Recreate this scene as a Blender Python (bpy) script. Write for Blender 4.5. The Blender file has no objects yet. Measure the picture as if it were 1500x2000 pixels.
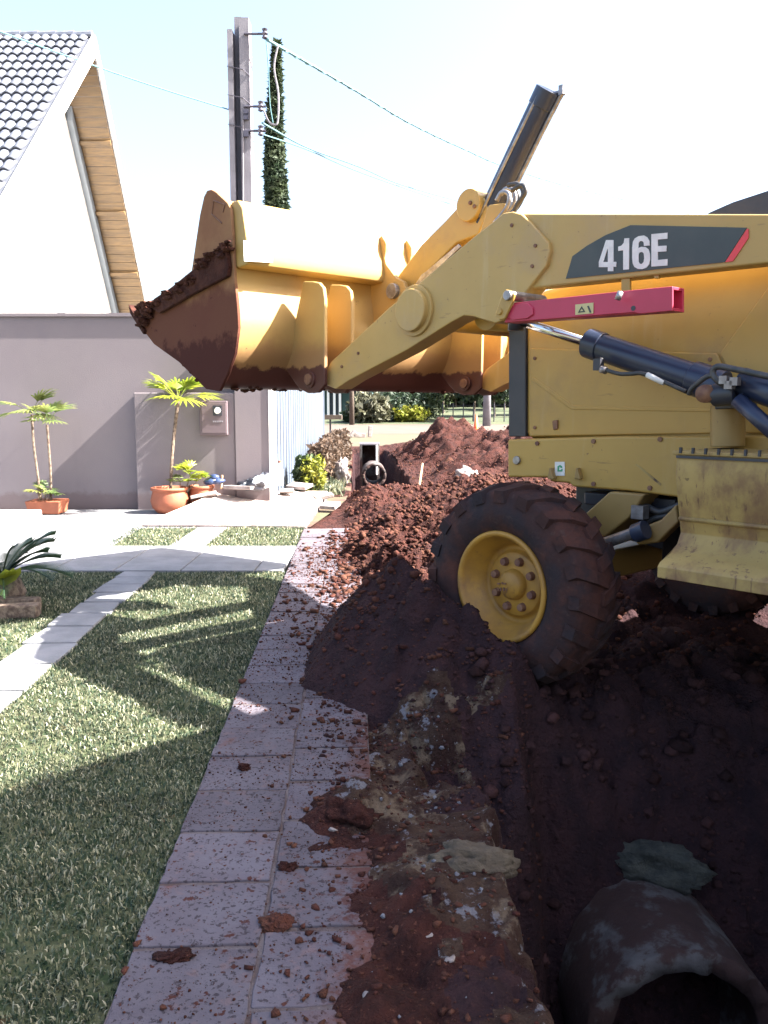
import bpy, bmesh, math, random
import numpy as np
from mathutils import Vector, Matrix, noise as mnoise
random.seed(7); RNG = np.random.default_rng(11)
SC = bpy.context.scene; COL = SC.collection
R = math.radians

# ------------------------------------------------------------------ camera
EYE = np.array([0.0, 0.0, 1.35]); PITCH = R(7.08); FPX = 1650.0
cd = bpy.data.cameras.new('camera'); cam = bpy.data.objects.new('camera', cd); COL.objects.link(cam)
cam.location = EYE; cam.rotation_euler = (R(90) - PITCH, 0, 0)
cd.sensor_fit = 'HORIZONTAL'; cd.sensor_width = 36; cd.lens = 36 * FPX / 1500
cd.clip_start = .05; cd.clip_end = 2000
SC.camera = cam
# ------------------------------------------------------------------ light
SUN_EL, SUN_AZ = R(42.3), R(-5.5)          # azimuth counted from +X towards +Y
w = bpy.data.worlds.new('World'); SC.world = w; w.use_nodes = True
nt = w.node_tree; bg = nt.nodes['Background']
sky = nt.nodes.new('ShaderNodeTexSky'); sky.sky_type = 'NISHITA'; sky.sun_disc = False
sky.sun_elevation = SUN_EL; sky.sun_rotation = R(90) - SUN_AZ; sky.dust_density = 5.0; sky.air_density = 1.0; sky.ozone_density = 1.0
nt.links.new(sky.outputs[0], bg.inputs[0]); bg.inputs[1].default_value = .078
sd = bpy.data.lights.new('sun', 'SUN'); sd.energy = 5.0; sd.angle = R(.5); sd.color = (1, .95, .87)
so = bpy.data.objects.new('sun', sd); COL.objects.link(so)
sv = Vector((math.cos(SUN_EL) * math.cos(SUN_AZ), math.cos(SUN_EL) * math.sin(SUN_AZ), math.sin(SUN_EL)))
so.rotation_euler = sv.to_track_quat('Z', 'Y').to_euler()
so.location = (12, 0, 14)
SC.view_settings.view_transform = 'Standard'; SC.view_settings.look = 'None'
SC.view_settings.exposure = 2.93; SC.view_settings.gamma = 1; SC.view_settings.use_curve_mapping = False

# ------------------------------------------------------------------ survey helpers
FW = np.array([0, math.cos(PITCH), -math.sin(PITCH)]); UP = np.array([0, math.sin(PITCH), math.cos(PITCH)]); RT = np.array([1., 0, 0])
def ray(x, y): return FW + (x - 750) / FPX * RT + (1000 - y) / FPX * UP
def G(x, y, z=0.0):
    d = ray(x, y); return EYE + (z - EYE[2]) / d[2] * d
def PY(x, y, Y):
    d = ray(x, y); return EYE + Y / d[1] * d
def PX(x, y, X):
    d = ray(x, y); return EYE + X / d[0] * d
ST = R(2.05)                                    # the street runs 2 degrees left of +Y
def UV(u, v, z=0.0): return np.array([u * math.cos(ST) - v * math.sin(ST), u * math.sin(ST) + v * math.cos(ST), z])
def toUV(p): return (p[0] * math.cos(ST) + p[1] * math.sin(ST), -p[0] * math.sin(ST) + p[1] * math.cos(ST))

# ------------------------------------------------------------------ scene helpers
POSE = {}
def props(o, label=None, cat=None, group=None, kind=None):
    if label: o['label'] = label
    if cat: o['category'] = cat
    if group: o['group'] = group
    if kind: o['kind'] = kind
    return o
def thing(name, loc, rz=0.0, label=None, cat=None, group=None, kind=None):
    o = bpy.data.objects.new(name, None); COL.objects.link(o); o.empty_display_size = .1
    o.location = loc; o.rotation_euler = (0, 0, rz); POSE[o.name] = (np.array(loc, float), rz)
    return props(o, label, cat, group, kind)
def top_pose(par):
    while par.parent: par = par.parent
    return POSE.get(par.name)
def mesh(name, V, Fc, mat, parent=None, smooth=False, world=True):
    V = np.asarray(V, float)
    if parent is not None and world:
        loc, rz = top_pose(parent); V = V - loc
        c, s = math.cos(-rz), math.sin(-rz)
        V = np.column_stack([V[:, 0] * c - V[:, 1] * s, V[:, 0] * s + V[:, 1] * c, V[:, 2]])
    me = bpy.data.meshes.new(name)
    if isinstance(Fc, np.ndarray):
        n, k = Fc.shape
        me.vertices.add(len(V)); me.vertices.foreach_set('co', V.astype(np.float32).ravel())
        me.loops.add(n * k); me.loops.foreach_set('vertex_index', Fc.astype(np.int32).ravel())
        me.polygons.add(n); me.polygons.foreach_set('loop_start', np.arange(0, n * k, k, dtype=np.int32))
        me.update(calc_edges=True); me.validate()
    else:
        me.from_pydata([tuple(v) for v in V], [], [tuple(f) for f in Fc]); me.update()
    if smooth: me.polygons.foreach_set('use_smooth', [True] * len(me.polygons))
    if mat: me.materials.append(mat)
    o = bpy.data.objects.new(name, me); COL.objects.link(o)
    if parent is not None: o.parent = parent
    return o
def fixn(o):
    bm = bmesh.new(); bm.from_mesh(o.data); bmesh.ops.recalc_face_normals(bm, faces=bm.faces); bm.to_mesh(o.data); bm.free(); return o
def bev(o, wd=.006, seg=2):
    m = o.modifiers.new('bevel', 'BEVEL'); m.width = wd; m.segments = seg; m.limit_method = 'ANGLE'; m.angle_limit = R(35)
    for p in o.data.polygons: p.use_smooth = True
    m.harden_normals = True
    return o
class MB:
    def __init__(s): s.V = []; s.F = []
    def add(s, V, Fc):
        n = len(s.V); s.V += [tuple(v) for v in V]; s.F += [tuple(i + n for i in f) for f in Fc]; return s
    def prism(s, A, B):                      # two matching rings
        n = len(A); return s.add(list(A) + list(B), [tuple(range(n))[::-1], tuple(range(n, 2 * n))] + [(i, (i + 1) % n, n + (i + 1) % n, n + i) for i in range(n)])
    def box(s, c, d, rot=None):
        c = np.array(c, float); d = np.array(d, float) / 2
        P = [np.array(p) * d for p in [(-1,-1,-1),(1,-1,-1),(1,1,-1),(-1,1,-1),(-1,-1,1),(1,-1,1),(1,1,1),(-1,1,1)]]
        if rot is not None: P = [np.array(rot @ Vector(p)) for p in P]
        return s.add([c + p for p in P], [(0,3,2,1),(4,5,6,7),(0,1,5,4),(1,2,6,5),(2,3,7,6),(3,0,4,7)])
    def tube(s, pts, r, n=10, caps=True):
        pts = [Vector(p) for p in pts]; rs = r if hasattr(r, '__len__') else [r] * len(pts)
        base = len(s.V); ref = None
        for i, p in enumerate(pts):
            t = (pts[min(i + 1, len(pts) - 1)] - pts[max(i - 1, 0)]).normalized()
            if ref is None: ref = t.orthogonal().normalized()
            ref = (ref - t * ref.dot(t)).normalized(); b = t.cross(ref)
            for k in range(n):
                a = 2 * math.pi * k / n; s.V.append(tuple(p + (ref * math.cos(a) + b * math.sin(a)) * rs[i]))
        for i in range(len(pts) - 1):
            for k in range(n):
                a = base + i * n + k; b2 = base + i * n + (k + 1) % n; s.F.append((a, b2, b2 + n, a + n))
        if caps: s.F.append(tuple(base + k for k in range(n))[::-1]); s.F.append(tuple(base + (len(pts) - 1) * n + k for k in range(n)))
        return s
    def lathe(s, prof, c, axis='z', n=32, closed=False, sx=1.0):
        base = len(s.V); m = len(prof)
        for k in range(n):
            a = 2 * math.pi * k / n
            for (h, r) in prof:
                if axis == 'z': s.V.append((c[0] + r * math.cos(a), c[1] + r * math.sin(a), c[2] + h))
                elif axis == 'y': s.V.append((c[0] + r * math.cos(a), c[1] + h, c[2] + r * math.sin(a)))
        for k in range(n):
            for i in range(m if closed else m - 1):
                j = (i + 1) % m; k2 = (k + 1) % n
                s.F.append((base + k * m + i, base + k2 * m + i, base + k2 * m + j, base + k * m + j))
        return s
    def out(s, name, mat, parent=None, smooth=False, world=True): return fixn(mesh(name, s.V, s.F, mat, parent, smooth, world))
def curve(pts, n=6):                         # Catmull-Rom through the points
    P = [np.array(p, float) for p in pts]; P = [2 * P[0] - P[1]] + P + [2 * P[-1] - P[-2]]; o = []
    for i in range(1, len(P) - 2):
        for k in range(n):
            t = k / n; a, b, c, d = P[i-1:i+3]
            o.append(.5 * ((2*b) + (c-a)*t + (2*a-5*b+4*c-d)*t*t + (-a+3*b-3*c+d)*t**3))
    o.append(P[-2]); return o

# ------------------------------------------------------------------ numpy noise
def _h(ix, iy, s):
    n = (ix.astype(np.int64) * 374761393 + iy.astype(np.int64) * 668265263 + s * 974634777) & 0x7fffffff
    n = ((n ^ (n >> 13)) * 1274126177) & 0x7fffffff
    return ((n ^ (n >> 16)) & 0xffff) / 65535.0
def vn(x, y, s=0):
    ix, iy = np.floor(x), np.floor(y); fx, fy = x - ix, y - iy
    fx = fx * fx * (3 - 2 * fx); fy = fy * fy * (3 - 2 * fy)
    return (_h(ix, iy, s) * (1-fx) + _h(ix+1, iy, s) * fx) * (1-fy) + (_h(ix, iy+1, s) * (1-fx) + _h(ix+1, iy+1, s) * fx) * fy
def fbm(x, y, s=0, o=4):
    r = 0; a = .5
    for i in range(o): r = r + a * (vn(x, y, s + i * 17) - .5); x = x * 2.03; y = y * 2.03; a *= .5
    return r * 2
def clods(x, y, size, s=0, fill=.8):         # half-round lumps on a jittered grid
    gx, gy = x / size, y / size; ix, iy = np.floor(gx), np.floor(gy); best = np.zeros_like(gx)
    for dx in (-1, 0, 1):
        for dy in (-1, 0, 1):
            cx, cy = ix + dx, iy + dy
            px = cx + _h(cx, cy, s + 1); py = cy + _h(cx, cy, s + 2); rr = .3 + .5 * _h(cx, cy, s + 3)
            on = _h(cx, cy, s + 4) < fill
            d2 = ((gx - px)**2 + (gy - py)**2) / rr**2
            best = np.maximum(best, np.where(on & (d2 < 1), rr * np.sqrt(np.clip(1 - d2, 0, 1)), 0))
    return best * size
def sst(a, b, x):
    t = np.clip((x - a) / (b - a), 0, 1); return t * t * (3 - 2 * t)

# ------------------------------------------------------------------ materials
def mat(name, c, c2=None, scale=6, rough=.6, metal=0, bump=0, bscale=60, coord='obj', patches=(), rnd=0, island=0, trans=0, spec=.5, stretch=None, bd=.01, lo=.35, hi=.65):
    m = bpy.data.materials.new(name); m.use_nodes = True; t = m.node_tree; N = t.nodes; L = t.links
    b = N['Principled BSDF']; b.inputs['Roughness'].default_value = rough; b.inputs['Metallic'].default_value = metal
    b.inputs['Specular IOR Level'].default_value = spec
    if coord == 'obj': vec = N.new('ShaderNodeTexCoord').outputs['Object']
    else: vec = N.new('ShaderNodeNewGeometry').outputs['Position']
    def mapped(st):
        if not st: return vec
        mp_ = N.new('ShaderNodeMapping'); mp_.inputs['Scale'].default_value = st; L.new(vec, mp_.inputs[0]); return mp_.outputs[0]
    def noise(sc, det=6, st=None, ro=.6):
        n = N.new('ShaderNodeTexNoise'); n.inputs['Scale'].default_value = sc; n.inputs['Detail'].default_value = det; n.inputs['Roughness'].default_value = ro
        L.new(mapped(st), n.inputs['Vector']); return n.outputs['Fac']
    def ramp(src, a, z):
        r = N.new('ShaderNodeMapRange'); r.inputs['From Min'].default_value = a; r.inputs['From Max'].default_value = z; r.interpolation_type = 'SMOOTHSTEP'
        L.new(src, r.inputs['Value']); return r.outputs[0]
    def mix(fac, A, B):
        x = N.new('ShaderNodeMix'); x.data_type = 'RGBA'
        if hasattr(fac, 'links'): L.new(fac, x.inputs[0])
        else: x.inputs[0].default_value = fac
        for v, i in ((A, 6), (B, 7)):
            if hasattr(v, 'links'): L.new(v, x.inputs[i])
            else: x.inputs[i].default_value = (*v, 1)
        return x.outputs[2]
    col = c
    if c2: col = mix(ramp(noise(scale, st=stretch), lo, hi), c, c2)
    for p in patches:                         # dict: color, scale, lo, hi, stretch, axis gradient (ax, from, to)
        f = ramp(noise(p.get('scale', 3), st=p.get('stretch'), ro=p.get('ro', .65)), p['lo'], p['hi'])
        if 'grad' in p:
            sp = N.new('ShaderNodeSeparateXYZ'); L.new(vec, sp.inputs[0])
            ax, g0, g1 = p['grad']; g = ramp(sp.outputs[ax], g0, g1)
            ad = N.new('ShaderNodeMath'); ad.operation = 'ADD'; L.new(noise(p.get('scale', 3), st=p.get('stretch'), ro=p.get('ro', .65)), ad.inputs[0]); L.new(g, ad.inputs[1])
            ad2 = N.new('ShaderNodeMath'); ad2.operation = 'SUBTRACT'; L.new(ad.outputs[0], ad2.inputs[0]); ad2.inputs[1].default_value = p.get('off', .5)
            f = ramp(ad2.outputs[0], p['lo'], p['hi'])
        if 'amt' in p:
            mm = N.new('ShaderNodeMath'); mm.operation = 'MULTIPLY'; L.new(f, mm.inputs[0]); mm.inputs[1].default_value = p['amt']; f = mm.outputs[0]
        col = mix(f, col, p['color'])
    if rnd or island:
        src = N.new('ShaderNodeObjectInfo').outputs['Random'] if rnd else N.new('ShaderNodeNewGeometry').outputs['Random Per Island']
        hs = N.new('ShaderNodeHueSaturation'); r = N.new('ShaderNodeMapRange'); k = rnd or island
        r.inputs['To Min'].default_value = 1 - k; r.inputs['To Max'].default_value = 1 + k; L.new(src, r.inputs['Value']); L.new(r.outputs[0], hs.inputs['Value'])
        if hasattr(col, 'links'): L.new(col, hs.inputs['Color'])
        else: hs.inputs['Color'].default_value = (*col, 1)
        col = hs.outputs[0]
    if hasattr(col, 'links'): L.new(col, b.inputs['Base Color'])
    else: b.inputs['Base Color'].default_value = (*col, 1)
    if bump:
        bp = N.new('ShaderNodeBump'); bp.inputs['Strength'].default_value = bump; bp.inputs['Distance'].default_value = bd
        L.new(noise(bscale, 8), bp.inputs['Height']); L.new(bp.outputs[0], b.inputs['Normal'])
    if trans:
        tr = N.new('ShaderNodeBsdfTranslucent'); ms = N.new('ShaderNodeMixShader'); ms.inputs[0].default_value = trans
        if hasattr(col, 'links'): L.new(col, tr.inputs[0])
        else: tr.inputs[0].default_value = (*col, 1)
        L.new(b.outputs[0], ms.inputs[1]); L.new(tr.outputs[0], ms.inputs[2]); L.new(ms.outputs[0], N['Material Output'].inputs[0])
    return m
def blade_mat(name, cols, trans=.3):
    m = bpy.data.materials.new(name); m.use_nodes = True; t = m.node_tree; N = t.nodes; L = t.links; b = N['Principled BSDF']; b.inputs['Roughness'].default_value = .6
    g = N.new('ShaderNodeNewGeometry'); r = N.new('ShaderNodeValToRGB'); L.new(g.outputs['Random Per Island'], r.inputs[0])
    el = r.color_ramp.elements
    while len(el) < len(cols): el.new(.5)
    for i, c in enumerate(cols): el[i].position = i / (len(cols) - 1); el[i].color = (*c, 1)
    n = N.new('ShaderNodeTexNoise'); n.inputs['Scale'].default_value = 3.0; n.inputs['Detail'].default_value = 5; L.new(g.outputs['Position'], n.inputs['Vector'])
    mr = N.new('ShaderNodeMapRange'); mr.inputs['From Min'].default_value = .35; mr.inputs['From Max'].default_value = .65; mr.inputs['To Min'].default_value = .7; mr.inputs['To Max'].default_value = 1.3; L.new(n.outputs[0], mr.inputs[0])
    hs = N.new('ShaderNodeHueSaturation'); L.new(mr.outputs[0], hs.inputs['Value']); L.new(r.outputs[0], hs.inputs['Color'])
    L.new(hs.outputs[0], b.inputs['Base Color'])
    tr = N.new('ShaderNodeBsdfTranslucent'); ms = N.new('ShaderNodeMixShader'); ms.inputs[0].default_value = trans
    L.new(hs.outputs[0], tr.inputs[0]); L.new(b.outputs[0], ms.inputs[1]); L.new(tr.outputs[0], ms.inputs[2]); L.new(ms.outputs[0], N['Material Output'].inputs[0])
    return m
SOIL = (.052, .0175, .0140); SOIL2 = (.026, .0095, .0085); SOILT = (.085, .040, .025)
YEL = (.43, .265, .062)
M = {}
M['soil'] = mat('red_soil', SOIL, SOIL2, 9, .95, bump=1, bscale=38, coord='w', bd=.035, spec=.15,
    patches=[dict(color=SOILT, scale=2.3, lo=.56, hi=.70, amt=.55), dict(color=(.20,.085,.055), scale=60, lo=.60, hi=.68, amt=.5)])
M['rubble'] = mat('mortar_rubble', (.058,.035,.025), (.028,.013,.011), 8, .95, bump=1, bscale=70, coord='w', bd=.02, spec=.15,
    patches=[dict(color=(.17,.17,.20), scale=10, lo=.575, hi=.62, amt=.75), dict(color=(.16,.12,.085), scale=6, lo=.52, hi=.62, amt=.75), dict(color=(.22,.21,.21), scale=55, lo=.63, hi=.67, amt=.7)])
M['damp'] = mat('damp_subsoil', (.042,.021,.023), (.026,.015,.018), 7, .95, bump=1, bscale=38, coord='w', bd=.035, spec=.1, patches=[dict(color=(.062,.028,.026), scale=30, lo=.58, hi=.68, amt=.7)])  # darker copy of the soil: shade of pit and berm put into its colour
M['dampclod'] = mat('damp_clod', (.048,.022,.021), (.030,.016,.017), 6, .95, bump=1, bscale=80, coord='w', island=.35, spec=.1)  # clod version, the same shade worked into the colour
M['mortarlump'] = mat('mortar_lump', (.125,.10,.07), (.08,.06,.042), 9, .95, bump=1, bscale=60, coord='w', bd=.02)
M['clod'] = mat('clod', SOIL, (.075,.032,.021), 4, .95, bump=1, bscale=80, coord='w', island=.35, spec=.15)
M['slab'] = mat('concrete_slab', (.108,.098,.118), (.088,.076,.092), 5, .9, bump=.5, bscale=120, coord='w', rnd=.16, bd=.004, spec=.2,
    patches=[dict(color=(.035,.028,.034), scale=70, lo=.555, hi=.60, amt=.9), dict(color=(.135,.095,.10), scale=22, lo=.55, hi=.68, amt=.7),
             dict(color=SOIL, scale=30, lo=.61, hi=.64), dict(color=(.13,.05,.037), scale=6, lo=.60, hi=.76, amt=.75), dict(color=(.075,.026,.02), scale=34, lo=.46, hi=.66, grad=(0, -.60, .25), off=.60, amt=.85), dict(color=(.11,.05,.04), scale=4, lo=.40, hi=.75, grad=(0, -.5, .2), off=.55, amt=.55)])
M['mortar'] = mat('mortar_bed', (.12,.10,.105), (.07,.045,.042), 12, .95, bump=.8, bscale=70, coord='w')
M['path'] = mat('pale_stone', (.22,.22,.235), (.17,.172,.185), 4, .85, bump=.4, bscale=60, coord='w', rnd=.07, patches=[dict(color=(.25,.27,.22), scale=2.2, lo=.6, hi=.75, amt=.5)])
M['ramp'] = mat('pale_driveway', (.50,.43,.40), (.38,.31,.28), 3, .85, bump=.4, bscale=50, coord='w', patches=[dict(color=(.30,.16,.12), scale=2.5, lo=.56, hi=.72, amt=.5), dict(color=(.2,.08,.06), scale=30, lo=.63, hi=.68, amt=.7)])
M['turf'] = mat('turf_soil', (.030,.046,.022), (.085,.090,.050), 14, .95, bump=.7, bscale=60, coord='w', spec=.1, patches=[dict(color=(.10,.05,.03), scale=5, lo=.62, hi=.7, amt=.6)])
M['blade'] = blade_mat('grass_blade', [(.013,.031,.017), (.027,.052,.028), (.070,.088,.048), (.18,.18,.105), (.40,.38,.27)], .22)
M['verge'] = mat('verge_earth', (.075,.065,.035), (.075,.032,.022), 2.2, .95, bump=.8, bscale=30, coord='w', patches=[dict(color=(.05,.07,.025), scale=3.5, lo=.5, hi=.62, amt=.7)])
M['far_grass'] = mat('far_lawn', (.030,.048,.020), (.055,.062,.028), .5, .95, bump=.5, bscale=10, coord='w')
M['road'] = mat('dusty_road', (.10,.070,.055), (.07,.05,.038), .8, .95, bump=.3, bscale=20, coord='w')
M['ground'] = mat('ground', (.08,.055,.035), (.06,.06,.03), .6, .95, coord='w', bump=.4, bscale=12)
dust = dict(color=(.20,.115,.065), scale=2.4, lo=.50, hi=.78, amt=.5)
M['yellow'] = mat('yellow_paint', YEL, (.39,.235,.055), 1.6, .42, patches=[dust, dict(color=(.44,.33,.17), scale=9, stretch=(1,1,.15), lo=.56, hi=.75, amt=.35), dict(color=(.16,.08,.04), scale=14, stretch=(.25,1,2.2), lo=.66, hi=.70, amt=.45), dict(color=(.12,.055,.035), scale=42, lo=.67, hi=.71, amt=.7)], bump=.06, bscale=25)
M['armpaint'] = mat('dusty_arm_paint', (.46,.30,.095), (.42,.27,.082), 1.6, .5, bump=.06, bscale=25,
    patches=[dict(color=(.34,.24,.15), scale=2.4, lo=.48, hi=.74, amt=.5), dict(color=(.50,.38,.20), scale=9, stretch=(1,1,.15), lo=.56, hi=.75, amt=.35), dict(color=(.20,.11,.06), scale=14, stretch=(.25,1,2.2), lo=.66, hi=.70, amt=.45), dict(color=(.14,.07,.045), scale=42, lo=.66, hi=.71, amt=.7)])
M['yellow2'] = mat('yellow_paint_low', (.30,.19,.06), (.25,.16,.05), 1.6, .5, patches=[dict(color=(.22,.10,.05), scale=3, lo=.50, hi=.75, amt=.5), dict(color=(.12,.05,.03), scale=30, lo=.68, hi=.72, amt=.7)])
M['rusty'] = mat('rust_streaked_yellow', (.38,.26,.085), (.29,.20,.065), 3, .6, bump=.15, bscale=40,
    patches=[dict(color=(.13,.055,.035), scale=3.0, stretch=(1,1,.6), lo=.46, hi=.62, amt=.75), dict(color=(.10,.045,.03), scale=14, stretch=(3,3,.15), lo=.57, hi=.66, amt=.75), dict(color=(.05,.022,.018), scale=9, lo=.62, hi=.68, amt=.85)])
M['bucket'] = mat('bucket_paint', (.44,.285,.085), (.40,.25,.085), 2, .58, bump=.1, bscale=30,
    patches=[dict(color=(.19,.085,.05), scale=2.6, lo=.25, hi=.75, grad=(2, 1.95, 1.50), off=.42, amt=.6), dict(color=(.075,.022,.016), scale=7, lo=.50, hi=.62, grad=(2, 1.72, 1.46), off=.42), dict(color=(.10,.035,.025), scale=22, lo=.69, hi=.72)])
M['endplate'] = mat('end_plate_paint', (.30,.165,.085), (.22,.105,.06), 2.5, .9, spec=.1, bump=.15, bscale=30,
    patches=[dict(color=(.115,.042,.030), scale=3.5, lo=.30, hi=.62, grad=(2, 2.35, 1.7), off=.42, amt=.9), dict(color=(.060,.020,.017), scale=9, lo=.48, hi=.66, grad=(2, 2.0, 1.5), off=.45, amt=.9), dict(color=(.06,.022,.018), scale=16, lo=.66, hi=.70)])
M['mud'] = mat('caked_mud', (.045,.016,.013), (.085,.033,.023), 12, .95, bump=1, bscale=50, bd=.02, spec=.15)
M['rubber'] = mat('muddy_rubber', (.028,.022,.026), (.045,.022,.02), 5, .9, bump=.5, bscale=40, spec=.2, patches=[dict(color=(.085,.034,.026), scale=4.5, lo=.46, hi=.66, amt=.8), dict(color=(.07,.045,.04), scale=25, lo=.58, hi=.68, amt=.5)])
M['rim'] = mat('rim_paint', (.42,.215,.030), (.31,.155,.026), 6, .55, patches=[dict(color=(.16,.08,.045), scale=5, lo=.48, hi=.7, amt=.6), dict(color=(.13,.05,.03), scale=10, lo=.60, hi=.68, amt=.7)])
M['nut'] = mat('rusty_nut', (.13,.055,.04), (.22,.11,.06), 20, .7)
M['black'] = mat('black_paint', (.020,.023,.035), (.035,.035,.045), 5, .42)
M['grease'] = mat('greasy_black_steel', (.010,.010,.012), (.02,.015,.014), 6, .95, spec=.1, bump=.4)  # near black, so the added boxes sink into the shade under the machine
M['cylblue'] = mat('cylinder_paint', (.018,.025,.055), (.026,.034,.06), 3, .33, patches=[dict(color=(.10,.05,.04), scale=8, lo=.66, hi=.74, amt=.5)])
M['chrome'] = mat('chrome_rod', (.62,.60,.58), None, 1, .18, metal=1)
M['steel'] = mat('steel', (.35,.34,.35), (.22,.20,.20), 20, .4, metal=.7)
M['hose'] = mat('rubber_hose', (.03,.032,.035), (.055,.05,.05), 30, .5)
M['pink'] = mat('red_brace_paint', (.48,.035,.085), (.42,.03,.07), 3, .45, patches=[dict(color=(.30,.03,.05), scale=30, lo=.66, hi=.7, amt=.5)])
M['decal'] = mat('decal_dark', (.035,.045,.045), (.05,.058,.055), 4, .45)
M['decal_red'] = mat('decal_red', (.70,.05,.06), None, 1, .45)
M['decal_white'] = mat('decal_white', (.72,.70,.66), (.62,.60,.57), 20, .5)
M['sticker'] = mat('sticker', (.60,.50,.22), (.52,.44,.22), 10, .5)
M['green'] = mat('green_print', (.05,.30,.14), None, 1, .5)
M['wall'] = mat('mauve_render', (.172,.148,.158), (.162,.138,.150), 1.2, .9, bump=.25, bscale=90, coord='w', patches=[dict(color=(.130,.112,.122), scale=1.6, stretch=(1,1,.2), lo=.55, hi=.8, amt=.5), dict(color=(.15,.133,.15), scale=2.5, stretch=(1,1,.5), lo=.58, hi=.7, amt=.35), dict(color=(.11,.075,.075), scale=5, lo=.55, hi=.85, grad=(2, .45, .0), off=.4, amt=.6)])
M['meter'] = mat('meter_box_paint', (.125,.092,.105), (.115,.085,.096), 4, .6)
M['white'] = mat('white_render', (.78,.77,.76), (.72,.71,.70), 1, .85, coord='w', bump=.1, bscale=60)
M['bluewhite'] = mat('pale_blue_trim', (.22,.25,.29), (.19,.22,.26), 2, .7, coord='w')
M['gate'] = mat('pale_metal_gate', (.095,.115,.155), (.08,.10,.135), 3, .5, coord='w', rnd=.12)
M['wood'] = mat('varnished_pine', (.16,.095,.036), (.09,.054,.024), 3, .55, coord='w', stretch=(1,10,10), rnd=.12)
M['tile'] = mat('glazed_roof_tile', (.15,.16,.195), (.11,.12,.15), 9, .32, rnd=.15, spec=.7)
M['terra'] = mat('terracotta', (.33,.10,.05), (.26,.08,.04), 8, .7, bump=.2, bscale=60)
M['potsoil'] = mat('pot_soil', (.05,.03,.02), (.1,.06,.04), 30, .95, bump=.8)
M['palm'] = mat('palm_leaf', (.16,.24,.02), (.32,.34,.04), 3, .45, coord='w', rnd=.25, trans=.5)
M['palm2'] = mat('palm_leaf_dull', (.10,.16,.05), (.20,.21,.06), 3, .5, coord='w', rnd=.25, trans=.4)
M['cycad'] = mat('cycad_leaf', (.03,.06,.03), (.05,.09,.035), 6, .4, coord='w', trans=.2, rnd=.2)
M['stem'] = mat('palm_stem', (.07,.045,.035), (.20,.15,.11), 25, .9, coord='w', bump=.6)
M['concrete'] = mat('concrete', (.10,.095,.095), (.07,.062,.062), 5, .9, bump=.5, bscale=50, coord='w', patches=[dict(color=(.035,.014,.012), scale=3.0, lo=.44, hi=.54, amt=.95), dict(color=(.04,.018,.015), scale=14, lo=.50, hi=.60, amt=.8)])
M['polec'] = mat('pole_concrete', (.20,.19,.215), (.16,.15,.17), 2, .9, bump=.3, bscale=40, coord='w')
M['fitting'] = mat('pole_fitting', (.08,.075,.10), None, 1, .5, metal=.5)
M['cable'] = mat('cable', (.07,.17,.19), None, 1, .6)
M['cypress'] = mat('cypress_foliage', (.025,.045,.025), (.05,.07,.03), 2, .8, coord='w', island=.4, trans=.15)
M['bark'] = mat('bark', (.10,.075,.06), (.06,.045,.035), 8, .95, coord='w', bump=.8, bscale=30)
for k, a, b_ in (('leafa', (.018,.036,.022), (.035,.055,.030)), ('leafb', (.035,.060,.025), (.065,.085,.035)), ('leafc', (.07,.075,.045), (.11,.105,.065)), ('leafy', (.13,.17,.015), (.26,.24,.03)), ('leafd', (.10,.062,.04), (.07,.045,.03))):
    M[k] = mat('foliage_' + k, a, b_, 4, .7, coord='w', island=.4, trans=.3)
M['hgreen'] = mat('green_house_wall', (.055,.10,.105), (.045,.085,.09), 1, .85, coord='w')
M['glass'] = mat('dark_glass', (.03,.045,.06), None, 1, .15)
M['cabglass'] = mat('cab_glass', (.04,.05,.06), None, 1, .1)
M['stone2'] = mat('mortar_bits', (.17,.17,.19), (.10,.10,.12), 9, .9, coord='w')
M['stone'] = mat('pale_stone_chip', (.27,.24,.235), (.18,.145,.135), 6, .9, bump=.6, bscale=30, coord='w')
M['orange'] = mat('cone_orange', (.75,.12,.03), None, 1, .5)
M['stick'] = mat('bare_wood', (.50,.36,.22), (.38,.26,.15), 10, .8)
M['plastic'] = mat('clear_plastic', (.75,.80,.82), None, 1, .15, trans=.3)
M['navy'] = mat('dark_blue_plastic', (.03,.05,.12), None, 1, .4)
M['bag'] = mat('black_bag', (.03,.03,.04), (.55,.58,.62), 7, .35, lo=.50, hi=.56)
M['sod'] = mat('sod', (.034,.037,.033), (.062,.062,.05), 20, .95, bump=1, bscale=60, coord='w', bd=.02)

# ================================================================== SETTING
# machine placement (needed by the soil, which is heaped against its wheel)
PHI = R(42); HUB = PY(976, 1147, 3.75); HD = np.array([-math.sin(PHI), math.cos(PHI), 0]); RR = np.array([math.cos(PHI), math.sin(PHI), 0])
def fq(X, Y): dx, dy = X - HUB[0], Y - HUB[1]; return dx * HD[0] + dy * HD[1], dx * RR[0] + dy * RR[1]

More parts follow.
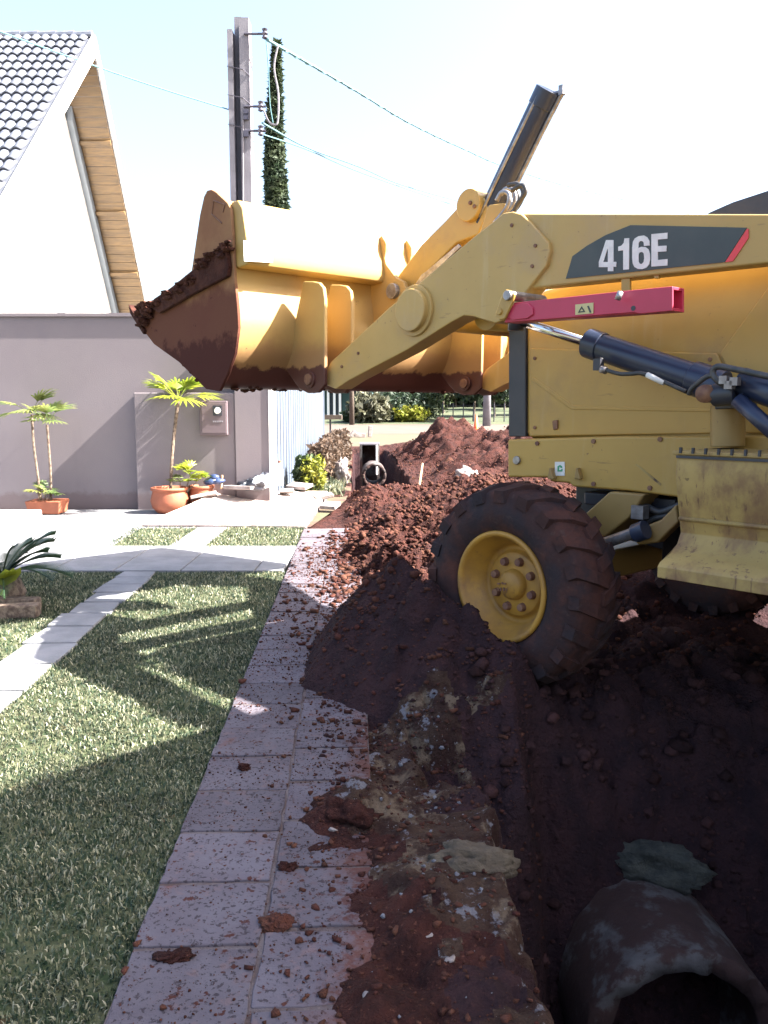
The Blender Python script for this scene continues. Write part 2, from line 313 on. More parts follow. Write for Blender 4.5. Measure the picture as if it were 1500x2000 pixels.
U_LAWN = -.555; U_TR = .41
def heap_h(u, v):
    h = .80 * np.exp(-((u - 2.2) / 1.0)**2 - ((v - 20.5) / 3.0)**2) + .62 * np.exp(-((u - 3.4) / 1.0)**2 - ((v - 16.0) / 2.4)**2)
    h = h + .72 * np.exp(-((u - 4.2) / 1.2)**2 - ((v - 20) / 3.5)**2) + .30 * np.exp(-((u - 2.0) / .8)**2 - ((v - 14.5) / 2)**2)
    return h
def soil_h(u, v):
    X = u * math.cos(ST) - v * math.sin(ST); Y = u * math.sin(ST) + v * math.cos(ST)
    f, q = fq(X, Y)
    n1 = fbm(u * 1.3, v * 1.3, 3); n2 = fbm(u * 4, v * 4, 9); n3 = fbm(u * 14, v * 14, 23, 3)
    # plain bed beside the paving
    h = -.05 + .04 * n1 + .03 * n2 + .016 * n3 + .010 * fbm(u * 34, v * 34, 51, 2)
    right = sst(.02, .35, u)
    h = h + right * .03
    # loose soil spilled over the paving
    spill = sst(-.30, .30, u + .40 * n1 + .20 * n2) * (.55 + .6 * fbm(u * 2.3 + 5, v * 1.7, 41))
    h = h + .085 * np.clip(spill, 0, 1) * sst(.75, 1.6, v)
    # heaps from the photograph: by the kerb, mid paving, edge of the cut
    for (cx, cy, rx, ry, hh) in ((-.02, 2.62, .17, .20, .10), (-.10, 3.15, .20, .12, .05), (.10, 2.1, .22, .30, .06), (.05, 1.65, .2, .2, .05), (.12, 4.1, .3, .35, .07)):
        h = h + hh * np.exp(-((u - cx) / rx)**2 - ((v - cy) / ry)**2) * (1 + .8 * n2)
    # rubble field between wheel and far trench
    far = sst(4.0, 5.5, v) * (1 - sst(12.2, 13.0, v)) * sst(-.25, .35, u + .2 * n1)
    h = h + far * (.10 + .14 * n1 + .10 * n2 + .05 * n3 + .03 * fbm(u * 9, v * 9, 81, 3) + .18 * clods(u, v, .26, 5, .3) + .15 * clods(u, v, .09, 8, .4))
    h = h + .26 * np.exp(-((u - 1.25) / .55)**2 - ((v - 8.0) / 2.2)**2) + .25 * sst(.6, 2.5, u) * sst(5, 8, v)
    # far trench
    tl = -.02 + .06 * n1; tr = .88 + .06 * n2 + .08 * n1
    ft = sst(tl - .05, tl + .06, u) * (1 - sst(tr - .04, tr + .10, u)) * sst(12.9, 13.15, v + .15 * n1) * (1 - sst(25, 26, v))
    h = h - ft * (1.15 + h)
    # near trench
    edge = U_TR + .20 * n1 + .08 * n2 + .04 * np.sin(v * 2.2) - .30 * sst(2.7, 3.5, v)
    endv = 3.45 + .22 * n1
    tn = sst(edge - .02, edge + .16, u) * (1 - sst(endv - .62, endv + .40, v))
    tn = tn * (1 - sst(2.0, 2.9, u + .2 * n1))
    h = h * (1 - tn) + tn * (-1.36 + .08 * n1)
    # berm thrown up against the front wheel, and an unseen bank added to block light under the machine
    crest = np.clip(.31 + .42 * (f + .2), .02, .52) - .9 * np.clip(f - .75, 0, 9) - 2.8 * np.clip(-.52 - f, 0, 9)
    bz = crest - np.where(q < -.08, (-.08 - q) * (1.02 + .3 * n1), (q + .08) * 1.6) + .06 * n1 + .05 * n2 + .02 * n3
    h = np.where(bz > h, bz, h)
    bank = 1.25 * sst(2.3, 3.2, q + .3 * n1) * sst(-6, -5, f) * (1 - sst(.6, 1.6, f))
    h = h + bank * (1 + .3 * n2)
    pk = (1 - sst(.36, .52, np.abs(u - 1.17))) * (1 - sst(3.2, 3.6, v))
    cov = -1.36 + .85 * sst(2.9, 3.5, v + .15 * n1) + .05 * n2
    h = np.where(pk > 0, h * (1 - pk) + pk * np.minimum(h, cov), h)
    inner = sst(edge - .05, edge + .1, u)
    h = h + inner * (.75 * clods(u, v, .17, 61, .8) * (1 - sst(6, 8, v)) + .35 * clods(u, v, .07, 62, .9))
    h = h + (sst(-.05, .15, u) * .35 + .12) * clods(u, v, .055, 71, .35) + .15 * clods(u, v, .025, 73, .5)
    # level off where the machine's tyre stands
    st = np.exp(-((q - .15) / .17)**4 - (f / .35)**4)
    h = h * (1 - st) + st * np.minimum(h, .05)
    return h
us = np.concatenate([np.arange(-.56, -.30, .03), np.arange(-.30, 1.9, .0125), np.linspace(1.9, 8, 60)])
vs = np.concatenate([np.arange(.9, 4.2, .0125), np.arange(4.2, 8, .025), np.arange(8, 14, .05), np.linspace(14, 30, 130)])
UU, VV = np.meshgrid(us, vs)
HH = soil_h(UU, VV)
edgef = np.minimum(sst(8, 7, UU), sst(30, 28, VV))
HH = np.where(UU < -.5, np.minimum(HH, -.03), HH) * edgef + (1 - edgef) * -.03
def gridmesh(name, UU, VV, HH, m, parent=None):
    c, s = math.cos(ST), math.sin(ST)
    V = np.column_stack([(UU * c - VV * s).ravel(), (UU * s + VV * c).ravel(), HH.ravel()])
    nv, nu = UU.shape; idx = np.arange(nv * nu).reshape(nv, nu)
    Fc = np.column_stack([idx[:-1, :-1].ravel(), idx[:-1, 1:].ravel(), idx[1:, 1:].ravel(), idx[1:, :-1].ravel()])
    return mesh(name, V, Fc, m, parent, smooth=True)
so_ = gridmesh('excavated_soil', UU, VV, HH, M['soil']); props(so_, kind='structure')
# rubble material on the strip between the paving and the trench
so_.data.materials.append(M['rubble'])
nu = len(us); cu = (UU[:-1, :-1]).ravel(); cv = VV[:-1, :-1].ravel(); n1 = fbm(cu * 3, cv * 3, 90)
strip = ((cu > .04 + .35 * n1) & (cu < U_TR + .12 + .30 * fbm(cu * 7, cv * 7, 93)) & (cv < 3.45 + .5 * n1) & (HH[:-1, :-1].ravel() > -.17 + .1 * n1) & (fbm(cu * 2.2, cv * 2.2, 77) > -.12))
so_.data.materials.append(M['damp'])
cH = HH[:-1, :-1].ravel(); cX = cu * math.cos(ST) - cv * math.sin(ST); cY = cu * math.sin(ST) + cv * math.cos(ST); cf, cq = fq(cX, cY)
shade_soil = ((cv < 5.0 + n1) & (cu > .22 + .3 * n1)) | ((cv < 4.9 + .8 * n1) & (cv > 3.2 + .5 * n1) & (cu > -.42)) | (cH < -.12) | ((cq > -.3) & (cf < .9))  # pit, berm and ground under the machine take the shade-coloured soil
so_.data.polygons.foreach_set('material_index', np.where(strip, 1, np.where(shade_soil, 2, 0)).astype(np.int32))
# the heap beyond
hu, hv = np.meshgrid(np.arange(1.0, 7.2, .05), np.arange(12.3, 27, .06))
hz = heap_h(hu, hv); hz = hz * (1 + .5 * fbm(hu * 1.1, hv * 1.1, 13) + .25 * fbm(hu * 3, hv * 3, 15)) + (.16 * fbm(hu * 2.2, hv * 2.2, 19) + .10 * fbm(hu * 7, hv * 7, 29, 3) + .4 * clods(hu, hv, .22, 31, .5) + .45 * clods(hu, hv, .11, 33, .7)) * sst(.04, .3, hz) - .04 - .15 * (1 - sst(.0, .08, hz))
o = gridmesh('soil_heap', hu, hv, hz, M['soil']); props(o, 'high heap of red excavated earth beside the far end of the trench', 'soil heap')

# wide ground around the dug strip
g = MB()
def quad_uv(u0, v0, u1, v1, z): g.add([UV(u0, v0, z), UV(u1, v0, z), UV(u1, v1, z), UV(u0, v1, z)], [(0, 1, 2, 3)])
quad_uv(-400, -60, -.56, 900, -.03); quad_uv(8, -60, 400, 900, -.03); quad_uv(-.56, 30, 8, 900, -.03); quad_uv(-.56, -60, 8, .9, -.03)
o = g.out('ground', M['ground']); props(o, kind='structure')

# paving slabs between lawn and trench
pav = thing('pavement', UV(-.25, 2, 0), 0, kind='structure')
b = MB(); b.add([UV(-.552, .6, .0125), UV(.055, .6, .0125), UV(.055, 9.3, .0125), UV(-.552, 9.3, .0125)], [(0, 1, 2, 3)]); b.out('mortar_bed', M['mortar'], pav)
def slab(u0, u1, v0, v1, nm='slab', m=None, par=None, jit=.006, zt=.018, th=.05):
    rr = random.uniform
    c = [(u0 + rr(0, jit), v0 + rr(0, jit)), (u1 - rr(0, jit), v0 + rr(0, jit)), (u1 - rr(0, jit), v1 - rr(0, jit)), (u0 + rr(0, jit), v1 - rr(0, jit))]
    # ragged, worn outline
    ring = []
    for i in range(4):
        a, d = np.array(c[i]), np.array(c[(i + 1) % 4])
        for k in range(5):
            t = k / 5; p = a + (d - a) * t
            if k: p = p + np.array([rr(-1, 1), rr(-1, 1)]) * .0035
            ring.append(p)
    z = zt + rr(-.003, .003)
    tl = (rr(-.008, .008), rr(-.008, .008)); cx, cy = (u0 + u1) / 2, (v0 + v1) / 2
    top = [UV(p[0], p[1], z + (p[0] - cx) * tl[0] + (p[1] - cy) * tl[1]) for p in ring]; bot = [UV(p[0], p[1], z - th) for p in ring]
    o = MB().prism(bot, top).out(nm, m or M['slab'], par or pav); bev(o, .0035, 2); return o
v = 1.10
while v < 9.2:
    L_ = .29
    slab(U_LAWN, U_LAWN + .315, v, v + L_ - .012)
    off = .07
    slab(U_LAWN + .318, U_LAWN + .610, v + off, v + off + L_ - .012)
    v += L_

# lawns
def inpoly(x, y, poly):
    ins = np.zeros_like(x, bool); n = len(poly)
    for i in range(n):
        x0, y0 = poly[i][:2]; x1, y1 = poly[(i + 1) % n][:2]
        ins ^= ((y0 > y) != (y1 > y)) & (x < (x1 - x0) * (y - y0) / (y1 - y0 + 1e-12) + x0)
    return ins
def sheet(name, poly, m, z, kind='structure', parent=None, th=0):
    n = len(poly); b = MB(); top = [(p[0], p[1], z) for p in poly]
    if th: b.prism([(p[0], p[1], z - th) for p in poly], top)
    else: b.add(top, [tuple(range(n))])
    o = b.out(name, m, parent); 
    if kind: props(o, kind=kind)
    return o
Yc = G(300, 1117)[1]; Yf = G(300, 1068)[1]; Yg = G(300, 1030)[1]
lx = UV(U_LAWN, 0)[0]
def edgeX(Y): return (U_LAWN - Y * math.sin(ST)) / math.cos(ST) + 0
pa, pb, pc_, pd = G(-330, 1535), G(0, 1300), G(240, 1118), G(305, 1118)      # diagonal path, left side then right side
pe, pf = G(0, 1392), G(-150, 1530)
path_poly = [pa, pb, pc_, pd, pe, pf]
def line(a, b_, t): return a + (b_ - a) * t
lawnL = [(-9, .8), (pf[0] - .8, .8), pf, pa, pb, pc_, (-9, Yc)]
lawnM = [(pf[0] - .8, .8), (edgeX(.8), .8), (edgeX(Yc), Yc), pd, pe, pf]
o = sheet('lawn', [(-9, .8), (edgeX(.8), .8), (edgeX(Yc), Yc), (-9, Yc)], M['turf'], -.004)
o = sheet('lawn', [G(215, 1068), G(325, 1068), G(385, 1031), G(275, 1031)], M['turf'], -.004)
strip1 = [G(205, 1066), G(335, 1066), G(385, 1030), G(262, 1030)]
strip2 = [G(385, 1072), (edgeX(G(0, 1072)[1]), G(0, 1072)[1]), (edgeX(Yg), Yg), G(430, 1029)]
o = sheet('lawn', strip2, M['turf'], -.004)
def blades(areas, name, m, z0=-.004, hgt=(.007, .020), wd=.0024, label=None, cat=None, lean=1.0):
    P = []
    for poly, bb, dens, sc in areas:
        x0, y0, x1, y1 = bb; n = int((x1 - x0) * (y1 - y0) * dens)
        x = RNG.uniform(x0, x1, n); y = RNG.uniform(y0, y1, n); k = inpoly(x, y, poly)
        cl = fbm(x * 5, y * 5, 55) ; k &= RNG.uniform(-.75, .5, n) < cl + .25
        P.append(np.column_stack([x[k], y[k], np.full(k.sum(), sc)]))
    P = np.concatenate(P); n = len(P)
    a = RNG.uniform(0, 2 * np.pi, n); h = RNG.uniform(*hgt, n) * P[:, 2]; w_ = wd * P[:, 2] * RNG.uniform(.6, 1.3, n)
    le = RNG.uniform(.1, lean, n); ad = RNG.uniform(0, 2 * np.pi, n)
    dx, dy = np.cos(a) * w_, np.sin(a) * w_
    mx, my = np.cos(ad) * h * le * .6, np.sin(ad) * h * le * .6
    V = np.zeros((n, 5, 3)); z = np.full(n, z0)
    V[:, 0] = np.column_stack([P[:, 0] - dx, P[:, 1] - dy, z]); V[:, 1] = np.column_stack([P[:, 0] + dx, P[:, 1] + dy, z])
    V[:, 2] = np.column_stack([P[:, 0] + dx * .8 + mx * .6, P[:, 1] + dy * .8 + my * .6, z + h * .62]); V[:, 3] = np.column_stack([P[:, 0] - dx * .8 + mx * .6, P[:, 1] - dy * .8 + my * .6, z + h * .62])
    V[:, 4] = np.column_stack([P[:, 0] + mx * 2, P[:, 1] + my * 2, z + h * (1.05 - .35 * le)])
    base = (np.arange(n) * 5)[:, None]
    T = np.concatenate([base + np.array([[0, 1, 2]]), base + np.array([[0, 2, 3]]), base + np.array([[3, 2, 4]])])
    o = mesh(name, V.reshape(-1, 3), T, m); props(o, label, cat, kind='stuff'); return o
areas = [(lawnM, (-2.6, 1.3, -.5, 3.2), 24000, 1.0), (lawnM, (-3.2, 3.2, -.5, 5.2), 12500, 1.2), (lawnM, (-3.2, 5.2, -.5, Yc), 6000, 1.4),
         (lawnL, (-4.2, 3.5, -2.0, Yc), 5500, 1.4)]
areas += [(strip1, (-4, Yf, -1.5, Yg), 2800, 1.7), (strip2, (-2.8, Yf - .1, -.7, Yg), 2800, 1.7)]
blades(areas, 'grass', M['blade'], label='short mown grass with dry straw-coloured blades on the lawn', cat='grass')
# long tufts creeping over the paving edge
ev = RNG.uniform(1.3, 6.8, 900); eu = U_LAWN - np.abs(RNG.normal(0, .02, 900))

# diagonal stepping path, cross path
pp = thing('garden_path', (pb[0], pb[1], 0), 0, kind='structure')
A0, A1 = np.array(pa[:2]), np.array(pc_[:2]); B0, B1 = np.array(pf[:2]), np.array(pd[:2])
cuts = [0, .12, .25, .36, .46, .555, .64, .72, .80, .87, .94, 1.0]
for i in range(len(cuts) - 1):
    a, c = cuts[i] + .003, cuts[i + 1] - .003
    q4 = [A0 + (A1 - A0) * a, B0 + (B1 - B0) * a, B0 + (B1 - B0) * c, A0 + (A1 - A0) * c]
    jj = [np.array([random.uniform(-.02, .02), 0]) for _ in range(4)]
    q4 = [p + j for p, j in zip(q4, jj)]
    o = MB().prism([(p[0], p[1], -.03) for p in q4], [(p[0], p[1], .012 + random.uniform(-.003, .003)) for p in q4]).out('stone_slab', M['path'], pp); bev(o, .006)
cp = thing('cross_path', (-3, Yc + .5, 0), 0, kind='structure')
xs = -9.0
while xs < edgeX(Yc) - .1:
    x2 = min(xs + random.uniform(.5, .62), edgeX(Yc + .3) - .02)
    for (ya, yb) in ((Yc, (Yc + Yf) / 2), ((Yc + Yf) / 2, Yf)):
        o = MB().box(((xs + x2) / 2, (ya + yb) / 2, -.008), (x2 - xs - .012, yb - ya - .012, .04)).out('stone_slab', M['path'], cp); bev(o, .005)
    xs = x2
# left forecourt and stepping slabs between the grass strips
o = sheet('forecourt_bed', [(-9, Yf), (G(600,1068)[0], Yf), (G(598,1031)[0], Yg), (-2.2, 9.6), (-2.9, 11.2), (-9, 11.2)], M['path'], -.010)
fc = thing('forecourt', (-4.5, 9, 0), 0, kind='structure')
for (x0, x1, y0, y1) in ((-9, G(200, 1050)[0] - 1.6, Yf, Yg), (G(200, 1050)[0] - 1.58, G(205, 1050)[0] , Yf, Yg - .35)):
    o = MB().box(((x0 + x1) / 2, (y0 + y1) / 2, -.006), (x1 - x0 - .01, y1 - y0 - .02, .035)).out('stone_slab', M['path'], fc)
for t in (0, .34, .67):
    a, c = G(338, 1068), G(392, 1031); s0 = a + (c - a) * t; s1 = a + (c - a) * (t + .30)
    o = MB().prism([(s0[0], s0[1], -.02), (s0[0] + .30, s0[1], -.02), (s1[0] + .30, s1[1], -.02), (s1[0], s1[1], -.02)],
                   [(s0[0], s0[1], .014), (s0[0] + .30, s0[1], .014), (s1[0] + .30, s1[1], .014), (s1[0], s1[1], .014)]).out('stone_slab', M['path'], fc)
# low white kerb along the planting strip, block at the left
YW = 11.3
k0, k1 = G(-250, 1026), G(272, 1024)
o = MB().box(((k0[0] + k1[0]) / 2, k1[1] + .08, .035), (k1[0] - k0[0], .16, .10)).out('kerb', M['white']); bev(o, .01); props(o, kind='structure')
c0 = G(48, 1034, 0)
o = MB().box((c0[0] - .75, c0[1] + .25, .075), (1.5, .5, .17)).out('garden_step', M['white']); bev(o, .012); props(o, 'low white rendered block at the left edge before the boundary wall', 'step')
# sloping pale driveway apron
a0, a1 = G(276, 1027), G(598, 1031); far_l = PY(432, 961, 11.28); far_r = PY(640, 962, 12.6)
n_ = 6
dr = thing('driveway_apron', (a0[0], a0[1], 0), 0, kind='structure')
nx, ny = 9, 5
def bil(s, t): 
    p = (a0 * (1 - s) + a1 * s) * (1 - t) + (far_l * (1 - s) + far_r * s) * t; return p
for i in range(nx):
    for j in range(ny):
        e = .012; r4 = [bil((i + e * 2) / nx, (j + e) / ny), bil((i + 1 - e * 2) / nx, (j + e) / ny), bil((i + 1 - e * 2) / nx, (j + 1 - e) / ny), bil((i + e * 2) / nx, (j + 1 - e) / ny)]
        up = np.array([0, 0, .02 + random.uniform(-.004, .004)]); o = MB().prism([p - [0, 0, .12] for p in r4], [p + up for p in r4]).out('slab', M['ramp'], dr)
b = MB().prism([(*a0[:2], -.05), (*a1[:2], -.05), (far_r[0], far_r[1], -.05), (far_l[0], far_l[1], -.05)], [(*a0[:2], .0), (*a1[:2], .0), (far_r[0], far_r[1], far_r[2]), (far_l[0], far_l[1], far_l[2])]); b.out('mortar_bed', M['mortar'], dr)

# verge beyond the apron
vg = [UV(-1.9, 12.6), UV(.0, 12.9), UV(.0, 26), UV(.0, 45), UV(-2.0, 45)]
o = sheet('verge', [UV(-3.2, 9.6), UV(-.5, 9.6), UV(-.05, 12.6), UV(-.05, 27), UV(-2.2, 27), UV(-3.2, 12)], M['verge'], -.012)
pl = [tuple(UV(-1.9, 12.8)[:2]), tuple(UV(-.15, 12.8)[:2]), tuple(UV(-.15, 26)[:2]), tuple(UV(-1.9, 26)[:2])]
blades([(pl, (-2.9, 12.8, -.5, 26), 420, 3.2)], 'verge_grass', M['blade'], hgt=(.03, .06), wd=.004, label='rough patchy grass on the verge along the pale metal gate', cat='grass')

# ------------------------------------------------------------------ boundary wall, meter box, gate
xl, xr = PY(-400, 800, YW)[0], PY(527, 800, YW)[0]; zt = PY(260, 618, YW)[2]
wl = thing('boundary_wall', (xr, YW, 0), 0, 'long mauve rendered garden wall behind the potted palms', 'wall')
o = MB().box(((xl + xr) / 2, YW + .1, zt / 2 - .1), (xr - xl, .2, zt + .2)).out('wall_face', M['wall'], wl); bev(o, .01)
o = MB().box(((xl + xr) / 2, YW + .1, zt + .02), (xr - xl + .04, .26, .045)).out('coping', M['wall'], wl)
px0 = PY(262, 800, YW - .12)[0]; pz = PY(400, 767, YW - .12)[2]
xm1, xm2 = PY(391, 800, YW - .12)[0], PY(458, 800, YW - .12)[0]
o = MB().box(((px0 + xm2) / 2, YW - .06 - .002, pz / 2 - .1), (xm2 - px0, .12, pz + .2)).out('raised_panel', M['wall'], wl); bev(o, .012)
o = MB().box(((xm2 + xr) / 2 + .003, YW - .075, pz / 2 + .4), (xr - xm2, .15, pz + 1.0)).out('end_pier', M['wall'], wl); bev(o, .012)
o = MB().box((xr + .025, YW + .05, zt / 2), (.045, .42, zt)).out('white_jamb', M['white'], wl)
mb = thing('meter_box', (PY(418, 820, YW - .15)[0], YW - .12, 1.2), 0, 'dusty pink electricity meter box with round glass window on mauve wall', 'meter box')
m0, m1 = PY(391, 850, YW - .16), PY(444, 783, YW - .16)
o = MB().box(((m0[0] + m1[0]) / 2, YW - .155, (m0[2] + m1[2]) / 2), (m1[0] - m0[0], .07, m1[2] - m0[2])).out('casing', M['meter'], mb); bev(o, .01)
d0, d1 = PY(395, 846, YW - .19), PY(441, 787, YW - .19)
o = MB().box(((d0[0] + d1[0]) / 2, YW - .197, (d0[2] + d1[2]) / 2), (d1[0] - d0[0], .012, d1[2] - d0[2])).out('door', M['meter'], mb); bev(o, .003)
c_ = PY(425, 802, YW - .2)
o = MB().box((c_[0], YW - .208, c_[2]), (.115, .012, .13)).out('window_frame', M['black'], mb)
o = MB().lathe([(0, 0), (0, .036), (.012, .042), (.02, .03), (.02, 0)], (c_[0], YW - .232, c_[2]), 'y', 20).out('meter_glass', M['decal_white'], mb)
for k in range(5):
    MB().box((c_[0] - .055 + k * .028, YW - .206, c_[2] - .14), (.018, .004, .022)).out('raised_mark', M['polec'], mb)

gt = thing('metal_gate', (xr + .05, YW + .3, 0), 0, 'tall pale metal gate of vertical slats beyond the mauve wall', 'gate')
gx = PY(535, 800, YW + .6)[0]
gy0, gy1 = YW + .5, YW + 10.2; ga = UV(0, 0); 
gdir = np.array([PX(626, 850, gx)[0] - gx, PX(626, 850, gx)[1] - gy0]); 
def gp(t): return np.array([gx - .0 * t, gy0 + (gy1 - gy0) * t, 0])
NS = 27
for i in range(NS):
    t = (i + .5) / NS; p = gp(t); wdt = (gy1 - gy0) / NS
    o = MB().box((p[0], p[1], 1.25), (.028, wdt * .74, 2.3)).out('slat', M['gate'], gt); bev(o, .004)
for z in (.15, 2.42): MB().box((gx - .035, (gy0 + gy1) / 2, z), (.04, gy1 - gy0, .07)).out('rail', M['gate'], gt)
for t in (0, 1): p = gp(t); bev(MB().box((p[0] - .02, p[1] + (.02 if t else -.02), 1.27), (.10, .08, 2.55)).out('post', M['gate'], gt), .006)

# leaf clouds
def leaves(name, pts, size, m, parent=None, elong=2.2):
    n = len(pts); pts = np.asarray(pts); a = RNG.normal(0, 1, (n, 3)); a /= np.linalg.norm(a, axis=1)[:, None]
    b_ = RNG.normal(0, 1, (n, 3)); b_ -= a * np.sum(a * b_, 1)[:, None]; b_ /= np.linalg.norm(b_, axis=1)[:, None]
    s = size * RNG.uniform(.5, 1.3, n)[:, None]
    V = np.stack([pts - a * s * elong / 2, pts + b_ * s * .5, pts + a * s * elong / 2, pts - b_ * s * .5], 1).reshape(-1, 3)
    Fc = (np.arange(n) * 4)[:, None] + np.array([[0, 1, 2, 3]])
    return mesh(name, V, Fc, m, parent)
def blob_pts(n, c, r, rough=.5, seed=0):
    d = RNG.normal(0, 1, (n, 3)); d /= np.linalg.norm(d, axis=1)[:, None]
    rad = RNG.uniform(.25, 1, n)**.45 * (1 + rough * (vn(d[:, 0] * 3 + seed, d[:, 1] * 3 + d[:, 2] * 2, seed) - .5))
    return np.array(c) + d * rad[:, None] * np.array(r)
def hedge(name, p0, p1, wid, h, n, size, m, label, cat, group=None, woody=True):
    p0, p1 = np.array(p0, float), np.array(p1, float); t = thing(name, tuple(p0), 0, label, cat, group)
    k = RNG.uniform(0, 1, n); L_ = p1 - p0; side = np.array([-L_[1], L_[0], 0]) / np.linalg.norm(L_)
    hh = h * (.85 + .3 * vn(k * 14, k * 0, 3)); zz = RNG.uniform(0.03, 1, n)**.7
    P = p0 + k[:, None] * L_ + side * (RNG.uniform(-.5, .5, n) * wid * (1.05 - .4 * zz**3))[:, None] + np.column_stack([k * 0, k * 0, zz * hh])
    leaves('foliage', P, size, m, t)
    b = MB()
    for i in range(14):
        q_ = p0 + L_ * (i + .5) / 14; b.tube([q_, q_ + np.array([random.uniform(-.1, .1), random.uniform(-.1, .1), h * .8])], [.015, .005], 5)
    b.out('stem', M['bark'], t); return t
gxx = gx + .42
hedge('dry_hedge', (gxx, 14.6, 0), (gxx + .05, 21.5, 0), .5, .72, 9000, .055, M['leafd'], 'dry brown clipped hedge running along the foot of the metal gate', 'hedge')
bc = G(565, 925); 
t = thing('flowering_bush', (gx + .42, 13.0, 0), 0, 'bright yellow-green bush beside the clear plastic bottle', 'bush')
leaves('foliage', blob_pts(2600, (gx + .36, 13.1, .30), (.24, .26, .30), .6, 3), .05, M['leafb'], t); leaves('flowers', blob_pts(900, (gx + .45, 12.95, .30), (.20, .22, .28), .8, 9), .04, M['leafy'], t)
MB().tube([(gx + .42, 13, 0), (gx + .42, 13, .5)], [.02, .01], 6).out('stem', M['bark'], t)

# ------------------------------------------------------------------ house with steep gable
XG = -5.5; XWALL = -6.3
ap = PX(186, 72, XG); nr = PX(-2, 408, XG); fr = PX(292, 600, XG)
dn = (nr - ap); dn /= np.linalg.norm(dn); df = (fr - ap); df /= np.linalg.norm(df)
hs = thing('gabled_house', (XG, ap[1], 0), 0, 'white house with steep blue-grey tiled roof and pine-lined eaves behind the wall', 'house')
LN, LF = 7.6, 6.8
def shift(p, dx, n=None): return np.array([p[0] + dx, p[1], p[2]])
nn = np.array([0, dn[2], -dn[1]]); nn = nn if nn[2] > 0 else -nn        # outward normal of near slope
nf = np.array([0, df[2], -df[1]]); nf = nf if nf[2] > 0 else -nf
TH = .16
def slope(dv, nv, L_, nm):
    a = ap; b_ = ap + dv * L_
    ring = [a, b_, b_ - nv * TH, a - nv * TH - np.array([0, 0, .05])]
    return MB().prism([p + [-.05, 0, 0] for p in ring], [p + [-9, 0, 0] for p in ring]).out(nm, M['tile'], hs)
slope(dn, nn, LN, 'near_roof_deck'); slope(df, nf, LF, 'far_roof_deck')
# bargeboards
for dv, nv, L_ in ((dn, nn, LN), (df, nf, LF)):
    wdt = .26 if dv is dn else .20
    a = ap + nv * .04; b_ = ap + dv * L_ + nv * .04
    ring = [a, b_, b_ - nv * wdt, ap - np.array([0, 0, wdt * 1.35])]
    o = MB().prism([p + [-.045, 0, 0] for p in ring], [p + [0.0, 0, 0] for p in ring]).out('bargeboard', M['white'], hs)
# soffit planks under the far overhang, with purlins
npk = 34
for i in range(npk):
    s0 = .25 + i * (LF - .3) / npk; s1 = s0 + (LF - .3) / npk - .008
    a, b_ = ap + df * s0 - nf * (TH + .012), ap + df * s1 - nf * (TH + .012)
    ring = [a, b_, b_ - nf * .018, a - nf * .018]
    MB().prism([p + [-.05, 0, 0] for p in ring], [p + [-1.0, 0, 0] for p in ring]).out('soffit_board', M['wood'], hs)
for y in (275, 425, 558):
    p = PX(220 + (y - 275) * .14, y, XG); s0 = np.dot(p - ap, df)
    a = ap + df * s0 - nf * (TH + .032); ring = [a, a + df * .09, a + df * .09 - nf * .06, a - nf * .06]
    bev(MB().prism([q_ + [-.05, 0, 0] for q_ in ring], [q_ + [-1.0, 0, 0] for q_ in ring]).out('purlin', M['wood'], hs), .006)
# gable wall and trim
wz = ap + np.array([XWALL - XG, 0, -.62]); bl = wz + dn * 7.4; br = wz + df * 6.6
ring = [wz, bl, np.array([XWALL, bl[1], -.1]), np.array([XWALL, br[1], -.1]), br]
MB().prism(ring, [p + [-.25, 0, 0] for p in ring]).out('gable_wall', M['white'], hs)
a = ap + [0, 0, -.28]; 
ring = [wz + [0, 0, .30] + df * .9, br + [0, 0, .30], br + [0, 0, 0], wz + df * .9]
MB().prism([p + [.0, 0, 0] for p in ring], [p + [.12, 0, 0] for p in ring]).out('wall_trim', M['bluewhite'], hs)
MB().box((XWALL - 4.3, (bl[1] + br[1]) / 2, 1.6), (8, br[1] - bl[1] - .4, 3.4)).out('wall_block', M['white'], hs)
# roof tiles on the near slope
tw, tl = .178, .325
tv = []; tf = []
nseg = 6
for j, (yy, lift) in enumerate(((0, .045), (-tl * 1.12, .0))):
    for i in range(nseg + 1):
        a = i / nseg; x = (a - .5) * tw; zc = math.sin(a * math.pi) * .05 + lift
        tv.append((x, yy, zc))
for i in range(nseg): tf.append((i, i + 1, nseg + 2 + i, nseg + 1 + i))
n0 = len(tv)
for i in range(nseg + 1): a = i / nseg; tv.append(((a - .5) * tw, 0, math.sin(a * math.pi) * .05 + .045 - .022))
for i in range(nseg): tf.append((i, n0 + i, n0 + i + 1, i + 1))
tme = bpy.data.meshes.new('roof_tile'); tme.from_pydata(tv, [], tf); tme.materials.append(M['tile'])
for p in tme.polygons: p.use_smooth = True
mrot = Matrix(((1, 0, 0), (0, dn[1], nn[1]), (0, dn[2], nn[2]))).to_4x4()   # local +y runs down the slope
rest = MB()
for r_ in range(23):
    for c in range(48):
        X = XG - .12 - tw * (c + .5); p = ap + dn * (tl * (r_ + 1)) + nn * .012; p = np.array([X, p[1], p[2]])
        if c < 12 and r_ < 19:
            o = bpy.data.objects.new('roof_tile', tme); COL.objects.link(o); o.parent = hs
            o.matrix_local = Matrix.Translation(Vector(p - POSE[hs.name][0])) @ mrot @ Matrix.Rotation(R(random.uniform(-1.2, 1.2)), 4, 'Z')
        else: rest.add([np.array(mrot @ Vector(q_)) + p for q_ in tv], tf)
o = rest.out('roof_tiles', M['tile'], hs); o['kind'] = 'stuff'
